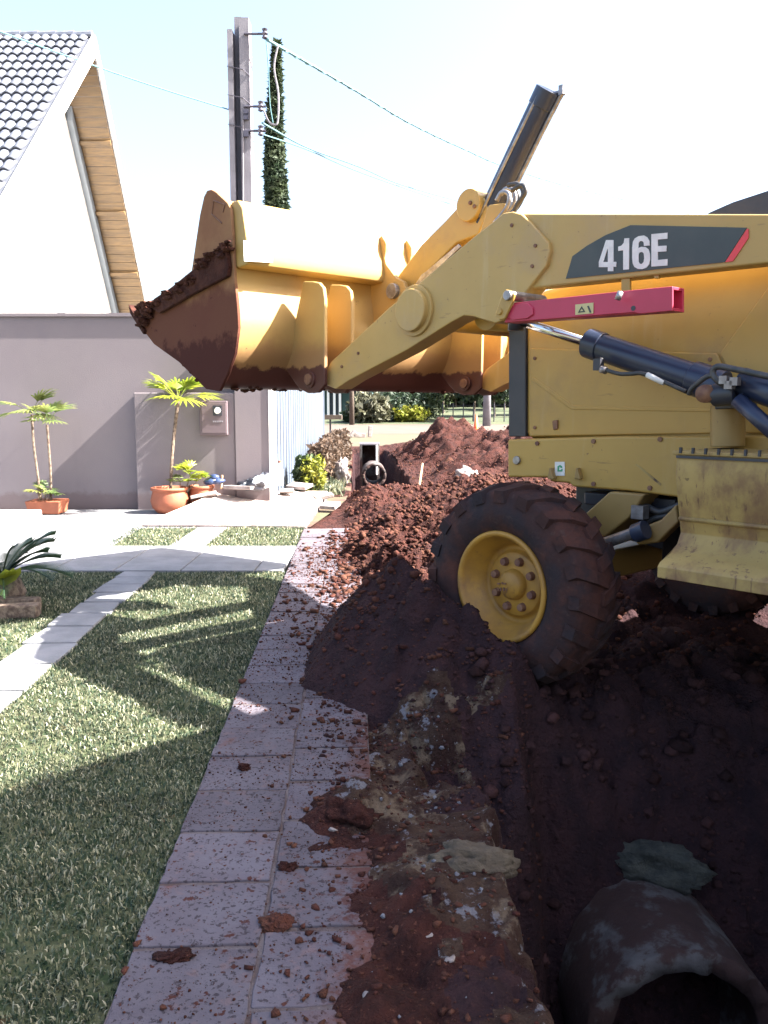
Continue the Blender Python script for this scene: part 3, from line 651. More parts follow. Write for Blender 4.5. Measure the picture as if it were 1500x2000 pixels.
# ridge caps
for i in range(26):
    X = XG - .05 - i * .34; MB().tube([(X, ap[1], ap[2] + .03), (X - .33, ap[1], ap[2] + .02)], [.085, .075], 10).out('ridge_tile', M['tile'], hs)

# ------------------------------------------------------------------ pole, wires, cypress
PYY = 16.5
def pp_(x, y): return PY(x, y, PYY)
up_ = thing('utility_pole', (pp_(473, 380)[0], PYY, 0), 0, 'tall ribbed concrete power pole behind the raised bucket', 'utility pole')
x0, x1, xa, xb = pp_(453, 380)[0], pp_(494, 380)[0], pp_(463, 380)[0], pp_(476, 380)[0]
zt_ = pp_(470, 42)[2]
MB().box(((x0 + xa) / 2, PYY, zt_ / 2 - .1), (xa - x0, .34, zt_ - .2)).out('left_flange', M['polec'], up_)
MB().box(((xa + xb) / 2, PYY + .13, zt_ / 2 + .05), (xb - xa + .01, .06, zt_ + .15)).out('web', M['polec'], up_)
MB().box(((xb + x1) / 2, PYY, zt_ / 2), (x1 - xb, .34, zt_)).out('right_flange', M['polec'], up_)
for y in (75, 215, 262):
    p = pp_(480, y); MB().tube([(p[0], PYY - .19, p[2]), (p[0] + .40, PYY - .19, p[2])], .022, 8).out('crossarm', M['fitting'], up_)
    q_ = pp_(520 if y == 75 else 512, y); MB().lathe([(-.09, .02), (-.07, .055), (-.03, .035), (0, .06), (.04, .035), (.08, .055), (.10, .02)], (q_[0], PYY - .19, q_[2]), 'z', 12).out('insulator', M['fitting'], up_)
for y in (235, 268, 226): p = pp_(484, y); MB().box((p[0], PYY - .19, p[2]), (.09, .05, .10)).out('clamp', M['fitting'], up_)
for y in (150, 262, 205):
    p = pp_(478, y); b = MB(); b.tube([(x0 - .01, PYY - .18, p[2] + .12), (p[0], PYY - .185, p[2] + .06), (x1 + .01, PYY - .18, p[2] - .05)], .008, 6); b.out('band', M['fitting'], up_)
lp = [pp_(505, 215), pp_(517, 222), pp_(527, 243), pp_(537, 250), pp_(545, 243), pp_(546, 190), pp_(538, 140), pp_(545, 98)]
MB().tube(curve([p - [0, .19, 0] for p in lp]), .018, 6).out('cable_loop', M['polec'], up_)
MB().tube([pp_(478, 240) - [0, .19, 0], pp_(478, 420) - [0, .19, 0]], .016, 6).out('conduit', M['polec'], up_)
def wire(pts, r, label, nm='power_cable', twist=0):
    c = curve(pts, 12); b = MB(); b.tube(c, r, 5)
    if twist:
        ph = np.arange(len(c)); 
        d = [np.array(p) + [twist * math.cos(i * 1.9), 0, twist * math.sin(i * 1.9)] for i, p in enumerate(c)]; b.tube(d, [q_ * .6 for q_ in (r if hasattr(r, '__len__') else [r] * len(c))], 4)
    o = b.out(nm, M['cable']); props(o, label, 'cable', 'overhead cables at the power pole'); return o
wire([PY(521, 77, 16.3), PY(600, 122, 18), PY(700, 180, 22), PY(800, 240, 28), PY(900, 288, 35), PY(1000, 330, 45), PY(1150, 374, 62), PY(1400, 430, 80)], .03, 'thick twisted cable sagging from the pole top toward the upright black cylinder', twist=.03)
wire([PY(512, 240, 16.3), PY(600, 288, 19), PY(700, 325, 24), PY(820, 372, 36), PY(1000, 420, 60)], .018, 'upper of two thin cables leaving the pole above the bucket')
wire([PY(512, 262, 16.3), PY(600, 292, 19), PY(700, 335, 25), PY(820, 378, 37), PY(1000, 440, 60)], .014, 'lower of two thin cables leaving the pole above the bucket')
wire([PY(453, 216, 16.5), PY(330, 178, 15.5), PY(205, 136, 14.5), PY(-60, 40, 12.5)], .012, 'faint thin wire crossing from the house roof to the pole')
wire([PY(520, 80, 16.3), PY(524, 130, 16.3), PY(527, 200, 16.3), PY(533, 240, 16.3)], .010, 'short slack wire hanging beside the pole insulators')
cy = thing('cypress_tree', (PY(543, 500, 23)[0], 23, 0), 0, 'slender dark cypress standing right behind the power pole', 'tree')
P = []
zc0, zc1 = .4, PY(540, 82, 23)[2]
n = 15000; k = RNG.uniform(0, 1, n)**.8; zz = zc0 + (zc1 - zc0) * k
prof = np.interp(zz, [0, 2, 6, 8, zc1 - 1.5, zc1], [.30, .33, .29, .23, .15, .03])
a = RNG.uniform(0, 2 * np.pi, n); rr_ = prof * (.6 + .45 * RNG.uniform(0, 1, n)) * (1 + .35 * (vn(zz * 2.5, a * 1.3, 4) - .5))
leaves('foliage', np.column_stack([POSE[cy.name][0][0] + rr_ * np.cos(a) - .05 * np.sin(zz), 23 + rr_ * np.sin(a), zz]), .09, M['cypress'], cy, 3)
MB().tube([(POSE[cy.name][0][0], 23, 0), (POSE[cy.name][0][0], 23, zc1 - .4)], [.16, .03], 8).out('trunk', M['bark'], cy)

# ------------------------------------------------------------------ far street
o = sheet('road', [(-60, 44), (70, 44), (90, 68), (-60, 68)], M['road'], -.022)
o = MB().add([(-60, 68, -.01), (90, 68, -.01), (90, 130, 3.0), (-60, 130, 3.0)], [(0, 1, 2, 3)]).out('hillside_lawn', M['far_grass']); props(o, kind='structure')
def hillz(Y): return -.01 + max(0, (Y - 68)) * 3.01 / 62
def far_tree(x, Y, ztop, cr, m, label, n=1600, lsz=.35, trunk=.12, cz=None, nm='street_tree', fork=False):
    p = PY(x, 800, Y); bz = hillz(Y); t = thing(nm, (p[0], Y, bz), 0, label, 'tree' if 'bush' not in nm else 'bush', None)
    cz = cz if cz is not None else ztop - cr
    b = MB()
    lean = random.uniform(-.4, .4)
    b.tube(curve([(p[0], Y, bz - .1), (p[0] + lean * .3, Y, bz + (cz - bz) * .5), (p[0] + lean, Y, cz)], 4), list(np.linspace(trunk, trunk * .5, 9)), 7)
    for i in range(6):
        a_ = i * 1.1; s = bz + (cz - bz) * random.uniform(.55, .9); b.tube([(p[0] + lean * .7, Y, s), (p[0] + lean + math.cos(a_) * cr * .7, Y + math.sin(a_) * cr * .5, cz + random.uniform(0, .6) * cr)], [trunk * .4, trunk * .12], 5)
    b.out('trunk', M['bark'], t)
    pts = np.concatenate([blob_pts(n // 5, (p[0] + lean + random.uniform(-.5, .5) * cr, Y + random.uniform(-.4, .4) * cr, cz + random.uniform(-.3, .5) * cr), (cr * .62, cr * .6, cr * .5), .7, i + 3) for i in range(5)])
    leaves('crown', pts, lsz, m, t); return t
def far_bush(x, Y, w_, h, m, label, n=1500, lsz=.2):
    p = PY(x, 800, Y); bz = hillz(Y); t = thing('bush', (p[0], Y, bz), 0, label, 'bush')
    leaves('foliage', np.concatenate([blob_pts(n // 3, (p[0] + random.uniform(-.3, .3) * w_, Y, bz + h * .5), (w_ * .5, w_ * .4, h * .55), .8, i) for i in range(3)]), lsz, m, t)
    MB().tube([(p[0], Y, bz), (p[0], Y, bz + h * .6)], [.05, .02], 5).out('stem', M['bark'], t); return t
far_bush(735, 70, 3.2, 2.2, M['leafc'], 'pale grassy bush in front of the green house', lsz=.3)
far_bush(775, 72, 4.6, 2.6, M['leafa'], 'wide dark bush right of the pale grassy one')
far_bush(820, 74, 3.8, 3.0, M['leafb'], 'mid green bush left of the thin tree trunks')
far_bush(690, 71, 2.0, 1.0, M['leafb'], 'low green shrub on the lawn before the barred window')
far_bush(800, 71, 2.4, 1.2, M['leafy'], 'small yellow-tipped shrub beside the wide dark bush')
for i_, (x_, Y_, w_, h_, m_, l_) in enumerate(((850, 100, 9, 3.4, 'leafa', 'dark shrub mass behind the heap crest, leftmost of the far row'), (905, 104, 9, 3.0, 'leafb', 'mid green shrub behind the heap in the far row'), (955, 100, 9, 3.6, 'leafa', 'dark shrub behind the street pole in the far row'), (1005, 98, 9, 3.4, 'leafa', 'dark shrub at the right end of the far row'), (745, 96, 8, 4.0, 'leafa', 'tall dark shrub just right of the green house roof'))):
    far_bush(x_, Y_, w_, h_, M[m_], l_, n=2600, lsz=.34)
far_tree(838, 76, 6.2, 2.4, M['leafa'], 'dark leafy tree behind the soil heap, leftmost of the far trees', 2200)
far_tree(866, 84, 7.0, 2.6, M['leafb'], 'pale leafy tree with bare lower trunk behind the heap crest', 2200)
far_tree(925, 72, 6.2, 2.6, M['leafa'], 'forked dark tree rising behind the orange cone', 2200)
far_tree(966, 78, 6.5, 2.6, M['leafa'], 'dark round-crowned tree beside the blue-grey street pole', 2200)
far_tree(890, 96, 7.5, 3.0, M['leafc'], 'dry pale tree farthest back on the hillside', 2000)
far_tree(985, 90, 7.0, 3.0, M['leafb'], 'green tree next to the black grille of the machine', 2000)
far_tree(1060, 80, 6.0, 2.6, M['leafa'], 'dark tree standing behind the machine hood', 1500)
far_tree(655, 92, 6.4, 2.5, M['leafa'], 'dark tree behind the roof of the green house', 1500)
b0 = PY(951, 800, 62); o = MB().tube([(b0[0], 62, -.02), (b0[0], 62, 6.3)], [.32, .2], 10).out('street_pole', M['polec'], None, True); props(o, 'blue-grey street pole between the far dark trees', 'pole')
b0 = PY(687, 800, 66); o = MB().tube([(b0[0], 66, -.02), (b0[0], 66, 6.0)], [.2, .14], 8).out('street_pole', M['bark'], None, True); props(o, 'dark wooden pole in front of the green house', 'pole')
fn = thing('field_fence', (PY(900, 800, 71)[0], 71, 0), 0, 'thin dark wire fence on the far lawn behind the heap', 'fence')
for i in range(9):
    p = PY(865 + i * 20, 800, 71); MB().tube([(p[0], 71, 0), (p[0], 71, 1.7)], .05, 6).out('fence_post', M['black'], fn)
for z in (.5, 1.0, 1.5): a_, c_ = PY(865, 800, 71), PY(1025, 800, 71); MB().tube([(a_[0], 71, z), (c_[0], 71, z)], .018, 4).out('fence_wire', M['black'], fn)
# green house across the street
gh = thing('green_house', (PY(670, 800, 78)[0], 78, hillz(78)), 0, 'green rendered house with white porch columns across the far street', 'house')
gz = hillz(78)
def gbox(xa_, xb_, Y, z0, z1, dep, nm, m): 
    A, B = PY(xa_, 800, Y)[0], PY(xb_, 800, Y)[0]; return MB().box(((A + B) / 2, Y + dep / 2, (z0 + z1) / 2), (B - A, dep, z1 - z0)).out(nm, m, gh)
gbox(560, 727, 80, gz - .3, gz + 3.2, 8, 'wall', M['hgreen']); gbox(550, 735, 77.4, gz + 3.2, gz + 3.5, 11, 'roof', M['tile'])
for x in (641, 653, 664): gbox(x - 2.2, x + 2.2, 78, gz - .2, gz + 3.2, .25, 'column', M['white'])
gbox(605, 622, 79.93, gz + 1, gz + 2.3, .1, 'window', M['glass']); wn = gbox(692, 722, 79.93, gz + .9, gz + 3.0, .1, 'window', M['glass'])
for i in range(8): gbox(693 + i * 4, 693.7 + i * 4, 79.86, gz + .9, gz + 3.0, .05, 'window_bar', M['black'])
gbox(640, 668, 79.93, gz, gz + 2.5, .1, 'porch_opening', M['glass'])
gbox(688, 728, 73, gz - .5, gz + .35, .3, 'garden_wall', M['bluewhite'])
# added tree across the machine: unseen, placed outside the frame to shade near ground
tx, ty = 6.6, .95
t = thing('street_tree', (tx, ty, -.03), 0, 'broad leafy street tree behind the machine, outside the picture on the right', 'tree')
MB().tube(curve([(tx, ty, -.1), (tx + .1, ty, 2.0), (tx - .1, ty + .1, 4.2)], 5), list(np.linspace(.2, .11, 11)), 10).out('trunk', M['bark'], t, True)
b = MB()
for i in range(9):
    a_ = i * 2.4; b.tube([(tx, ty, 3.0 + i * .15), (tx + math.cos(a_) * 1.5, ty + math.sin(a_) * 1.4, 4.6 + (i % 3) * .6)], [.07, .02], 6)
b.out('limbs', M['bark'], t)
leaves('crown', np.concatenate([blob_pts(5200, (tx + dx, ty + dy, 5.3 + dz), (1.5, 1.35, 1.1), .5, 5 + int(dx * 3)) for dx, dy, dz in ((0, 0, 0), (-1.3, .1, -.3), (1.2, -.2, .2), (.1, -1.4, 0), (-.7, -1.1, .5), (0, .3, .9), (-2.3, -.4, -.8), (-1.6, -1.9, -.5))]), .12, M['leafa'], t)
# broken kerb blocks on the far verge
i = 0
for (x, y, wx, hy, tilt, lab) in ((664, 838, 9, 18, 30, 'pale broken kerb block leaning right, leftmost by the far trench end'), (675, 836, 8, 17, -25, 'pale kerb block leaning left beside the leftmost block'), (688, 834, 7, 14, 40, 'tilted reddish kerb block in the middle of the far debris'), (702, 838, 22, 8, 5, 'flat white block lying in the far debris'), (722, 836, 7, 22, 4, 'upright white kerb post at the right of the far debris')):
    Y = 38; p = PY(x, y, Y); s = Y / FPX
    o = MB().box((0, 0, 0), (wx * s, .2, hy * s), None).out('kerb_block', M['stone']); o.location = (p[0], p[1] + i * .3, hy * s / 2 - .02); o.rotation_euler = (0, R(tilt), R(10)); bev(o, .02); props(o, lab, 'block', 'broken kerb blocks at the far verge'); i += 1
# barbecue-like flat topped stand by the gate end
p = PY(645, 820, 27); t = thing('flat_stand', (p[0], 27, 0), 0, 'small dark flat-topped post standing past the gate end', 'stand')
MB().box((p[0], 27, 1.03), (.75, .4, .14)).out('top_box', M['bark'], t); MB().tube([(p[0], 27, 0), (p[0], 27, 1.0)], .03, 8).out('post', M['black'], t)
# cone
p = PY(930, 828, 46); t = thing('traffic_cone', (p[0], 46, 0), 0, 'small orange traffic cone beyond the soil heap', 'cone')
MB().lathe([(0, .17), (.9, .05), (.9, 0)], (p[0], 46, .06), 'z', 14).out('cone_body', M['orange'], t, True); MB().box((p[0], 46, .03), (.5, .5, .06)).out('base', M['orange'], t)

# ------------------------------------------------------------------ pipes, box and stick in the trenches
def pipe(c, axis, ro, ri, L_, label, col_=True):
    axis = np.array(axis, float); axis /= np.linalg.norm(axis); rz = math.atan2(-axis[0], axis[1])
    t = thing('concrete_pipe', tuple(c), rz, label, 'pipe')
    prof = [(0, ri), (0, ro), (L_, ro), (L_, ri)]
    if col_: prof = [(0, ri), (0, ro), (L_ - .12, ro), (L_ - .08, ro + .04), (L_, ro + .04), (L_, ri)]
    fine = []
    for k_ in range(len(prof)):
        a_, c_ = np.array(prof[k_]), np.array(prof[(k_ + 1) % len(prof)]); m_ = max(1, int(np.linalg.norm(c_ - a_) / .03))
        fine += [tuple(a_ + (c_ - a_) * i_ / m_) for i_ in range(m_)]
    o = MB().lathe(fine, (0, 0, 0), 'y', 72, closed=True).out('barrel', M['concrete'], t, True, world=False)
    for v_ in o.data.vertices:
        c_ = v_.co; n_ = mnoise.fractal(c_ * 13, .7, 2.0, 4); v_.co = c_ + Vector((c_.x, 0, c_.z)).normalized() * n_ * .006 + Vector((0, n_ * .022, 0))
    return t
sdir = (-math.sin(ST), math.cos(ST), 0)
pc0 = EYE + 3.12 * (FW + (1332 - 750) / FPX * RT + (1000 - 2045) / FPX * UP)
pipe(pc0, (-.06, 1, -.02), .375, .300, 1.15, 'large soil-stained concrete pipe with open mouth in the near trench')
pf0 = PY(731, 929, 15.4)
pipe(pf0, sdir, .22, .17, .9, 'small concrete pipe lying in the far trench', False)
t = thing('drain_box', tuple(PY(722, 900, 19)), 0, 'square grey concrete drain box at the far trench end', 'drain box')
c = PY(722, 890, 19)
for dx in (-.19, .19): MB().box((c[0] + dx, 19, c[2] - .3), (.05, .5, 1.1)).out('side_wall', M['concrete'], t)
MB().box((c[0], 19.25, c[2] - .3), (.33, .05, 1.1)).out('back_wall', M['concrete'], t); MB().box((c[0], 19, c[2] + .27), (.44, .5, .04)).out('lid', M['polec'], t)
MB().tube([(c[0] + .16, 18.7, c[2] - .4), (c[0] + .16, 18.7, c[2] + .25)], .025, 8).out('white_pipe', M['white'], t)
s0, s1 = PY(815, 961, 13.0), PY(825, 905, 13.3)
o = MB().tube([s0 - [0, 0, .1], s1], [.022, .018], 7).out('wooden_stake', M['stick']); props(o, 'pale wooden stake leaning at the edge of the far trench', 'stake')

def rock_mesh(seed, sub=2, rough=.35, flat=.7):
    bm = bmesh.new(); bmesh.ops.create_icosphere(bm, subdivisions=sub, radius=1)
    off = Vector((seed * 3.7, seed * 1.3, seed * 2.1))
    for v_ in bm.verts:
        c = v_.co.copy(); n_ = mnoise.fractal(c * 1.1 + off, .6, 2.1, 5) * 1.1 + .35 * mnoise.noise(c * 6 + off)
        v_.co = c * max(.35, 1 + rough * 1.1 * n_); v_.co.z *= flat
    V = np.array([v_.co[:] for v_ in bm.verts]); Fc = np.array([[v_.index for v_ in f.verts] for f in bm.faces]); bm.free(); return V, Fc
def rock(name, loc, s, m, label, cat, seed, rz=0, group=None, rough=.55, sub=4):
    V, Fc = rock_mesh(seed, sub, rough, 1); V = V * np.array(s); o = mesh(name, V, Fc, m, None, True); o.location = loc; o.rotation_euler = (random.uniform(-.2, .2), random.uniform(-.2, .2), rz); props(o, label, cat, group); return o
rock('boulder', PY(872, 960, 12.6), (.13, .11, .11), M['stone'], 'round pale stone right of the wooden stake', 'stone', 3)
rock('boulder', PY(921, 935, 13.4), (.20, .14, .15), M['stone'], 'angular pinkish white stone near the tyre top', 'stone', 5)
rock('boulder', PY(667, 922, 14.8), (.12, .1, .18), M['stone'], 'small white stone on the verge left of the far pipe', 'stone', 6)
rock('earth_lump', G(925, 1680, .05), (.125, .075, .050), M['mortarlump'], 'big flat lump of mortar jutting over the near trench edge', 'lump', 8, .1, rough=.28)
rock('earth_lump', G(690, 1590, .03), (.085, .07, .05), M['soil'], 'dark red clod heaped on the paving right of the slab joint', 'clod', 9)
rock('earth_lump', G(540, 1805, .02), (.040, .030, .022), M['clod'], 'brown clod lying alone on the pale slabs', 'clod', 10)
rock('earth_lump', G(335, 1868, .02), (.045, .022, .010), M['soil'], 'flat red crumb pile near the lawn on a slab', 'clod', 11)
rock('earth_lump', G(475, 1500, .02), (.028, .02, .014), M['soil'], 'small red clod on the slab beside the sunlit strip', 'clod', 12)
rock('earth_lump', G(562, 1695, .02), (.022, .02, .016), M['soil'], 'small round clod between the slab rows', 'clod', 13)
rock('sod_clump', EYE + 3.62 * ray(1255, 1678), (.23, .085, .085), M['sod'], 'grey-green clump of sod above the near concrete pipe', 'sod', 14, -.35, rough=.4)
# white mortar chips
for i, (x, y, s) in enumerate(((855, 1745, .035), (836, 1730, .018), (835, 1820, .022), (650, 1620, .014), (745, 1570, .02), (800, 1740, .02), (722, 1945, .016), (878, 1875, .014), (848, 1760, .02))):
    rock('mortar_chip', G(x, y, .045), (s, s * .7, s * .4), M['stone'], None, None, 20 + i, i, sub=2)
    o = bpy.context.scene.collection.objects[-1]; props(o, 'small white mortar chip on the soil along the paving edge', 'chip', 'white mortar chips beside the paving')
# loose crumbs (uncountable)
def crumbs(name, n, area, smin, smax, m, label, cat, seed, dens=None, hz=soil_h):
    rn = np.random.default_rng(seed); u = rn.uniform(area[0], area[2], n * 6); v_ = rn.uniform(area[1], area[3], n * 6)
    k = dens(u, v_) > rn.uniform(0, 1, n * 6); u, v_ = u[k][:n], v_[k][:n]; n = len(u)
    z = hz(u, v_); z = np.where((u < .05) & (v_ < 9.2), np.maximum(z, .019), z)
    V0, F0 = rock_mesh(seed, 1 if n > 3000 else 2, .55, .8)
    s = smin * (smax / smin) ** (rn.uniform(0, 1, n)**2.2); s = s * np.clip(v_ / 3.5, .7, 1.7)
    a_ = rn.uniform(0, 6.28, n); c, si = math.cos(ST), math.sin(ST)
    sx = rn.uniform(.7, 1.4, n)
    X = V0[None, :, 0] * np.cos(a_)[:, None] * sx[:, None] - V0[None, :, 1] * np.sin(a_)[:, None]; Y = V0[None, :, 0] * np.sin(a_)[:, None] * sx[:, None] + V0[None, :, 1] * np.cos(a_)[:, None]
    W = np.stack([X * s[:, None] + (u * c - v_ * si)[:, None], Y * s[:, None] + (u * si + v_ * c)[:, None], V0[None, :, 2] * s[:, None] + (z + s * .3)[:, None]], 2).reshape(-1, 3)
    Fc = (np.arange(n) * len(V0))[:, None, None] + F0[None]
    o = mesh(name, W, Fc.reshape(-1, 3), m); props(o, label, cat, kind='stuff'); return o
crumbs('fine_soil_crumbs', 5000, (-.55, 1.1, .07, 8), .0015, .006, M['clod'], 'fine red crumbs sprinkled across all the paving slabs', 'soil crumbs', 33, lambda u, v_: .35 + .6 * sst(-.1, .4, fbm(u * 3, v_ * 3, 35)))
crumbs('soil_crumbs', 9000, (-.55, 1.1, .75, 9), .0022, .017, M['clod'], 'loose red soil crumbs scattered over the paving', 'soil crumbs', 3, lambda u, v_: .05 + .9 * sst(-.45, .15, u + .25 * fbm(u * 3, v_ * 2, 5)))
crumbs('mortar_crumbs', 200, (.0, .85, .36, 3.4), .002, .010, M['stone2'], 'small bluish white bits of mortar strewn beside the paving edge', 'mortar bits', 12, lambda u, v_: .15 + .85 * sst(.0, .4, fbm(u * 4, v_ * 4, 17)))
crumbs('rubble_clods', 9000, (-.1, 4.0, 3.0, 13.2), .005, .022, M['clod'], 'broken red soil clods between the wheel and the far trench', 'soil clods', 4, lambda u, v_: .3 + .7 * sst(-.1, .5, fbm(u * 2, v_ * 2, 6)))
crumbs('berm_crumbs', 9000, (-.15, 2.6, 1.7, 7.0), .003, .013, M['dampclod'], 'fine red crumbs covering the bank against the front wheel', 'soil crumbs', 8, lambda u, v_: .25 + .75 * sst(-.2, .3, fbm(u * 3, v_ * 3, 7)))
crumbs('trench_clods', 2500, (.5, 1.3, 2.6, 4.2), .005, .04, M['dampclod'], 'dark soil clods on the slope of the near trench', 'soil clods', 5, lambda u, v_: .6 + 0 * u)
crumbs('heap_clods', 6000, (1.0, 12.8, 6.5, 26), .006, .014, M['clod'], 'loose clods all over the red soil heap', 'soil clods', 6, lambda u, v_: .8 + 0 * u, lambda u, v_: heap_h(u, v_) * (1 + .5 * fbm(u * 1.1, v_ * 1.1, 13) + .25 * fbm(u * 3, v_ * 3, 15)) + .02)

# ------------------------------------------------------------------ pots, palms, cycad, small items by the wall
def fan_leaf(base, tip_dir, L_, n, m, parent, spread=1.6, wd=.020, droop=.3, nm='palm_leaf'):
    """a hand-shaped leaf: narrow folded segments fanning from the stalk end"""
    b = MB(); base = np.array(base, float); d = Vector(tip_dir).normalized(); side = d.cross(Vector((0, 0, 1)))
    side = side.normalized() if side.length > .1 else Vector((1, 0, 0)); upv = side.cross(d)
    hub = base + np.array(d) * L_ * .35
    b.tube([base, hub], .004, 5)
    for i in range(n):
        a_ = (i / (n - 1) - .5) * 2 * spread; dd = d * math.cos(a_) + side * math.sin(a_); l = L_ * .65 * (1 - .18 * abs(a_)) * random.uniform(.85, 1.1)
        s2 = dd.cross(upv).normalized(); w_ = wd * random.uniform(.8, 1.2)
        pr = []
        for k, (t, ww) in enumerate(((0, .25), (.35, 1), (.75, .8), (1, .08))):
            p = Vector(hub) + dd * l * t - Vector((0, 0, droop * l * t * t)); pr += [p - s2 * w_ * ww / 2 * 2, p + upv * w_ * .25 * (ww), p + s2 * w_ * ww / 2 * 2]
        F_ = []
        for k in range(3): F_ += [(3*k, 3*k+1, 3*k+4, 3*k+3), (3*k+1, 3*k+2, 3*k+5, 3*k+4)]
        b.add(pr, F_)
    return mesh(nm, b.V, b.F, m, parent)
def crown(c, n, L_, m, t, seed, tilt=(-.1, .7), dirs=None, segs=11, wd=.02, spread=1.2):
    for i in range(n):
        a_ = i * 2.4 + seed; e = random.uniform(*tilt); fan_leaf(c, (math.cos(a_) * math.cos(e), math.sin(a_) * math.cos(e), math.sin(e)), L_ * random.uniform(.8, 1.1), segs, m, t, spread, wd)
def pot_round(t, x, y, r_, h, z0=0):
    MB().lathe([(0, r_ * .62), (h * .25, r_ * .92), (h * .5, r_), (h * .8, r_ * .9), (h * .88, r_ * .88), (h * .9, r_ * .98), (h, r_ * .98), (h, r_ * .86), (h * .85, r_ * .8), (h * .82, 0)], (x, y, z0), 'z', 32).out('pot', M['terra'], t, True)
    MB().lathe([(0, 0), (.01, r_ * .5), (0, r_ * .83)], (x, y, z0 + h * .88), 'z', 20).out('potting_soil', M['potsoil'], t)
pA = PY(332, 985, 10.9)
t = thing('potted_palm', (pA[0], 10.9, 0), 0, 'tall single-stemmed palm with yellow-green crown in a round terracotta pot', 'potted plant')
pot_round(t, pA[0], 10.9, .245, .34, -.02 + .0)
st = [PY(333, 955, 10.9), PY(336, 890, 10.88), PY(342, 830, 10.9), PY(348, 783, 10.9)]
MB().tube(curve(st, 5), list(np.linspace(.020, .024, 16)), 8).out('stem', M['stem'], t)
crown(st[-1] + [0, 0, .02], 17, .60, M['palm'], t, 1, (.0, 1.0), segs=9, wd=.017, spread=.8)
pS = PY(375, 955, 10.95); crown(PY(372, 928, 10.9), 9, .30, M['palm'], t, 4, (.1, 1.1), segs=7, wd=.014, spread=.8); crown(PY(385, 940, 10.9), 5, .22, M['palm'], t, 2.2, (.1, 1.0), segs=8, wd=.016)
crown(PY(352, 940, 10.9), 4, .2, M['palm2'], t, 2.2, (.1, 1.0), segs=7, wd=.016)
MB().tube([PY(352, 965, 10.9), PY(352, 940, 10.9)], .006, 5).out('shoot', M['stem'], t); MB().tube([PY(360, 965, 10.9), PY(372, 928, 10.9)], .007, 5).out('shoot', M['stem'], t); MB().tube([PY(362, 965, 10.9), PY(385, 940, 10.9)], .006, 5).out('shoot', M['stem'], t)
pB = PY(392, 965, 11.0)
t = thing('terracotta_pot', (pB[0], 11.05, 0), 0, 'smaller empty terracotta pot half hidden behind the driveway edge', 'pot'); pot_round(t, pB[0], 11.05, .17, .33, .0)
t = thing('tool_bundle', (PY(422, 935, 11.05)[0], 11.05, .2), 0, 'dark blue bundle resting on the driveway edge below the meter box', 'bundle')
for i, (dx, dz, s) in enumerate(((-.06, .05, .07), (.05, .06, .06), (0, .11, .05))):
    V, Fc = rock_mesh(50 + i, 2, .3, .7); mesh('fold', V * s * [1.3, 1, 1] + np.array(PY(420, 948, 11.0)) + [dx, 0, dz], Fc, M['navy'], t, True)
MB().tube([PY(432, 955, 11.0), PY(434, 928, 11.0)], .015, 6).out('handle', M['stick'], t)
pC = PY(93, 1012, 10.75)
t = thing('potted_palm', (pC[0], 10.75, 0), 0, 'twin-stemmed palm in a low terracotta trough at the left of the wall', 'potted plant')
x0, x1 = PY(59, 1000, 10.75)[0], PY(127, 1000, 10.75)[0]
o = MB().prism([(x0 + .03, 10.62, 0), (x1 - .03, 10.62, 0), (x1 - .03, 10.9, 0), (x0 + .03, 10.9, 0)], [(x0, 10.58, .17), (x1, 10.58, .17), (x1, 10.94, .17), (x0, 10.94, .17)]).out('trough', M['terra'], t); bev(o, .015)
for pts, cr_ in (([(82, 1005), (74, 930), (66, 870), (62, 810)], (62, 806)), ([(99, 1005), (99, 930), (95, 870), (92, 830)], (93, 824))):
    st = [PY(x, y, 10.75) for x, y in pts]; MB().tube(curve(st, 4), .016, 7).out('stem', M['stem'], t); crown(PY(*cr_, 10.75), 9, .50, M['palm2'], t, cr_[0], (-.1, 1.1), segs=9, wd=.015, spread=.8)
crown(PY(80, 960, 10.7), 6, .28, M['palm2'], t, 1, (0, 1.1), segs=8, wd=.016); crown(PY(95, 965, 10.7), 5, .26, M['palm2'], t, 3, (0, 1.1), segs=8, wd=.016)
for x in (72, 80, 90, 97): MB().tube([PY(84, 1005, 10.7), PY(x, 955, 10.7)], .006, 5).out('shoot', M['stem'], t)
# cycad at the left edge
cb = G(8, 1180)
t = thing('cycad', (cb[0], cb[1], 0), 0, 'dark feathery cycad palm at the left edge of the lawn', 'plant')
MB().lathe([(0, .12), (.08, .15), (.18, .11), (.22, 0)], (cb[0], cb[1], 0), 'z', 14).out('trunk', M['stem'], t)
for i in range(26):
    a_ = i * 2.4; e = random.uniform(.30, 1.1); Lf = random.uniform(.45, .66); d = np.array([math.cos(a_), math.sin(a_), 0]); b = MB()
    sp = [np.array([cb[0], cb[1], .2]) + d * Lf * tt * math.cos(e) + np.array([0, 0, Lf * (math.sin(e) * tt - .40 * tt * tt)]) for tt in np.linspace(0, 1, 9)]
    b.tube(sp, .006, 5); sd_ = np.array([-d[1], d[0], 0])
    for k in range(40):
        tt = .12 + .88 * k / 40; p = np.array([cb[0], cb[1], .2]) + d * Lf * tt * math.cos(e) + np.array([0, 0, Lf * (math.sin(e) * tt - .40 * tt * tt)])
        ll = .11 * math.sin(math.pi * min(1, tt * .85 + .12)) + .02
        for s_ in (-1, 1):
            q_ = p + (sd_ * s_ * .85 + d * .5) * ll + np.array([0, 0, .03]); b.add([p - d * .006, p + d * .006, q_], [(0, 1, 2)])
    mesh('frond', b.V, b.F, M['cycad'], t)
fan_leaf((cb[0] + .05, cb[1] - .15, .1), (.5, -.4, .7), .28, 3, M['palm'], t, .3, .05, 0, 'young_leaf')
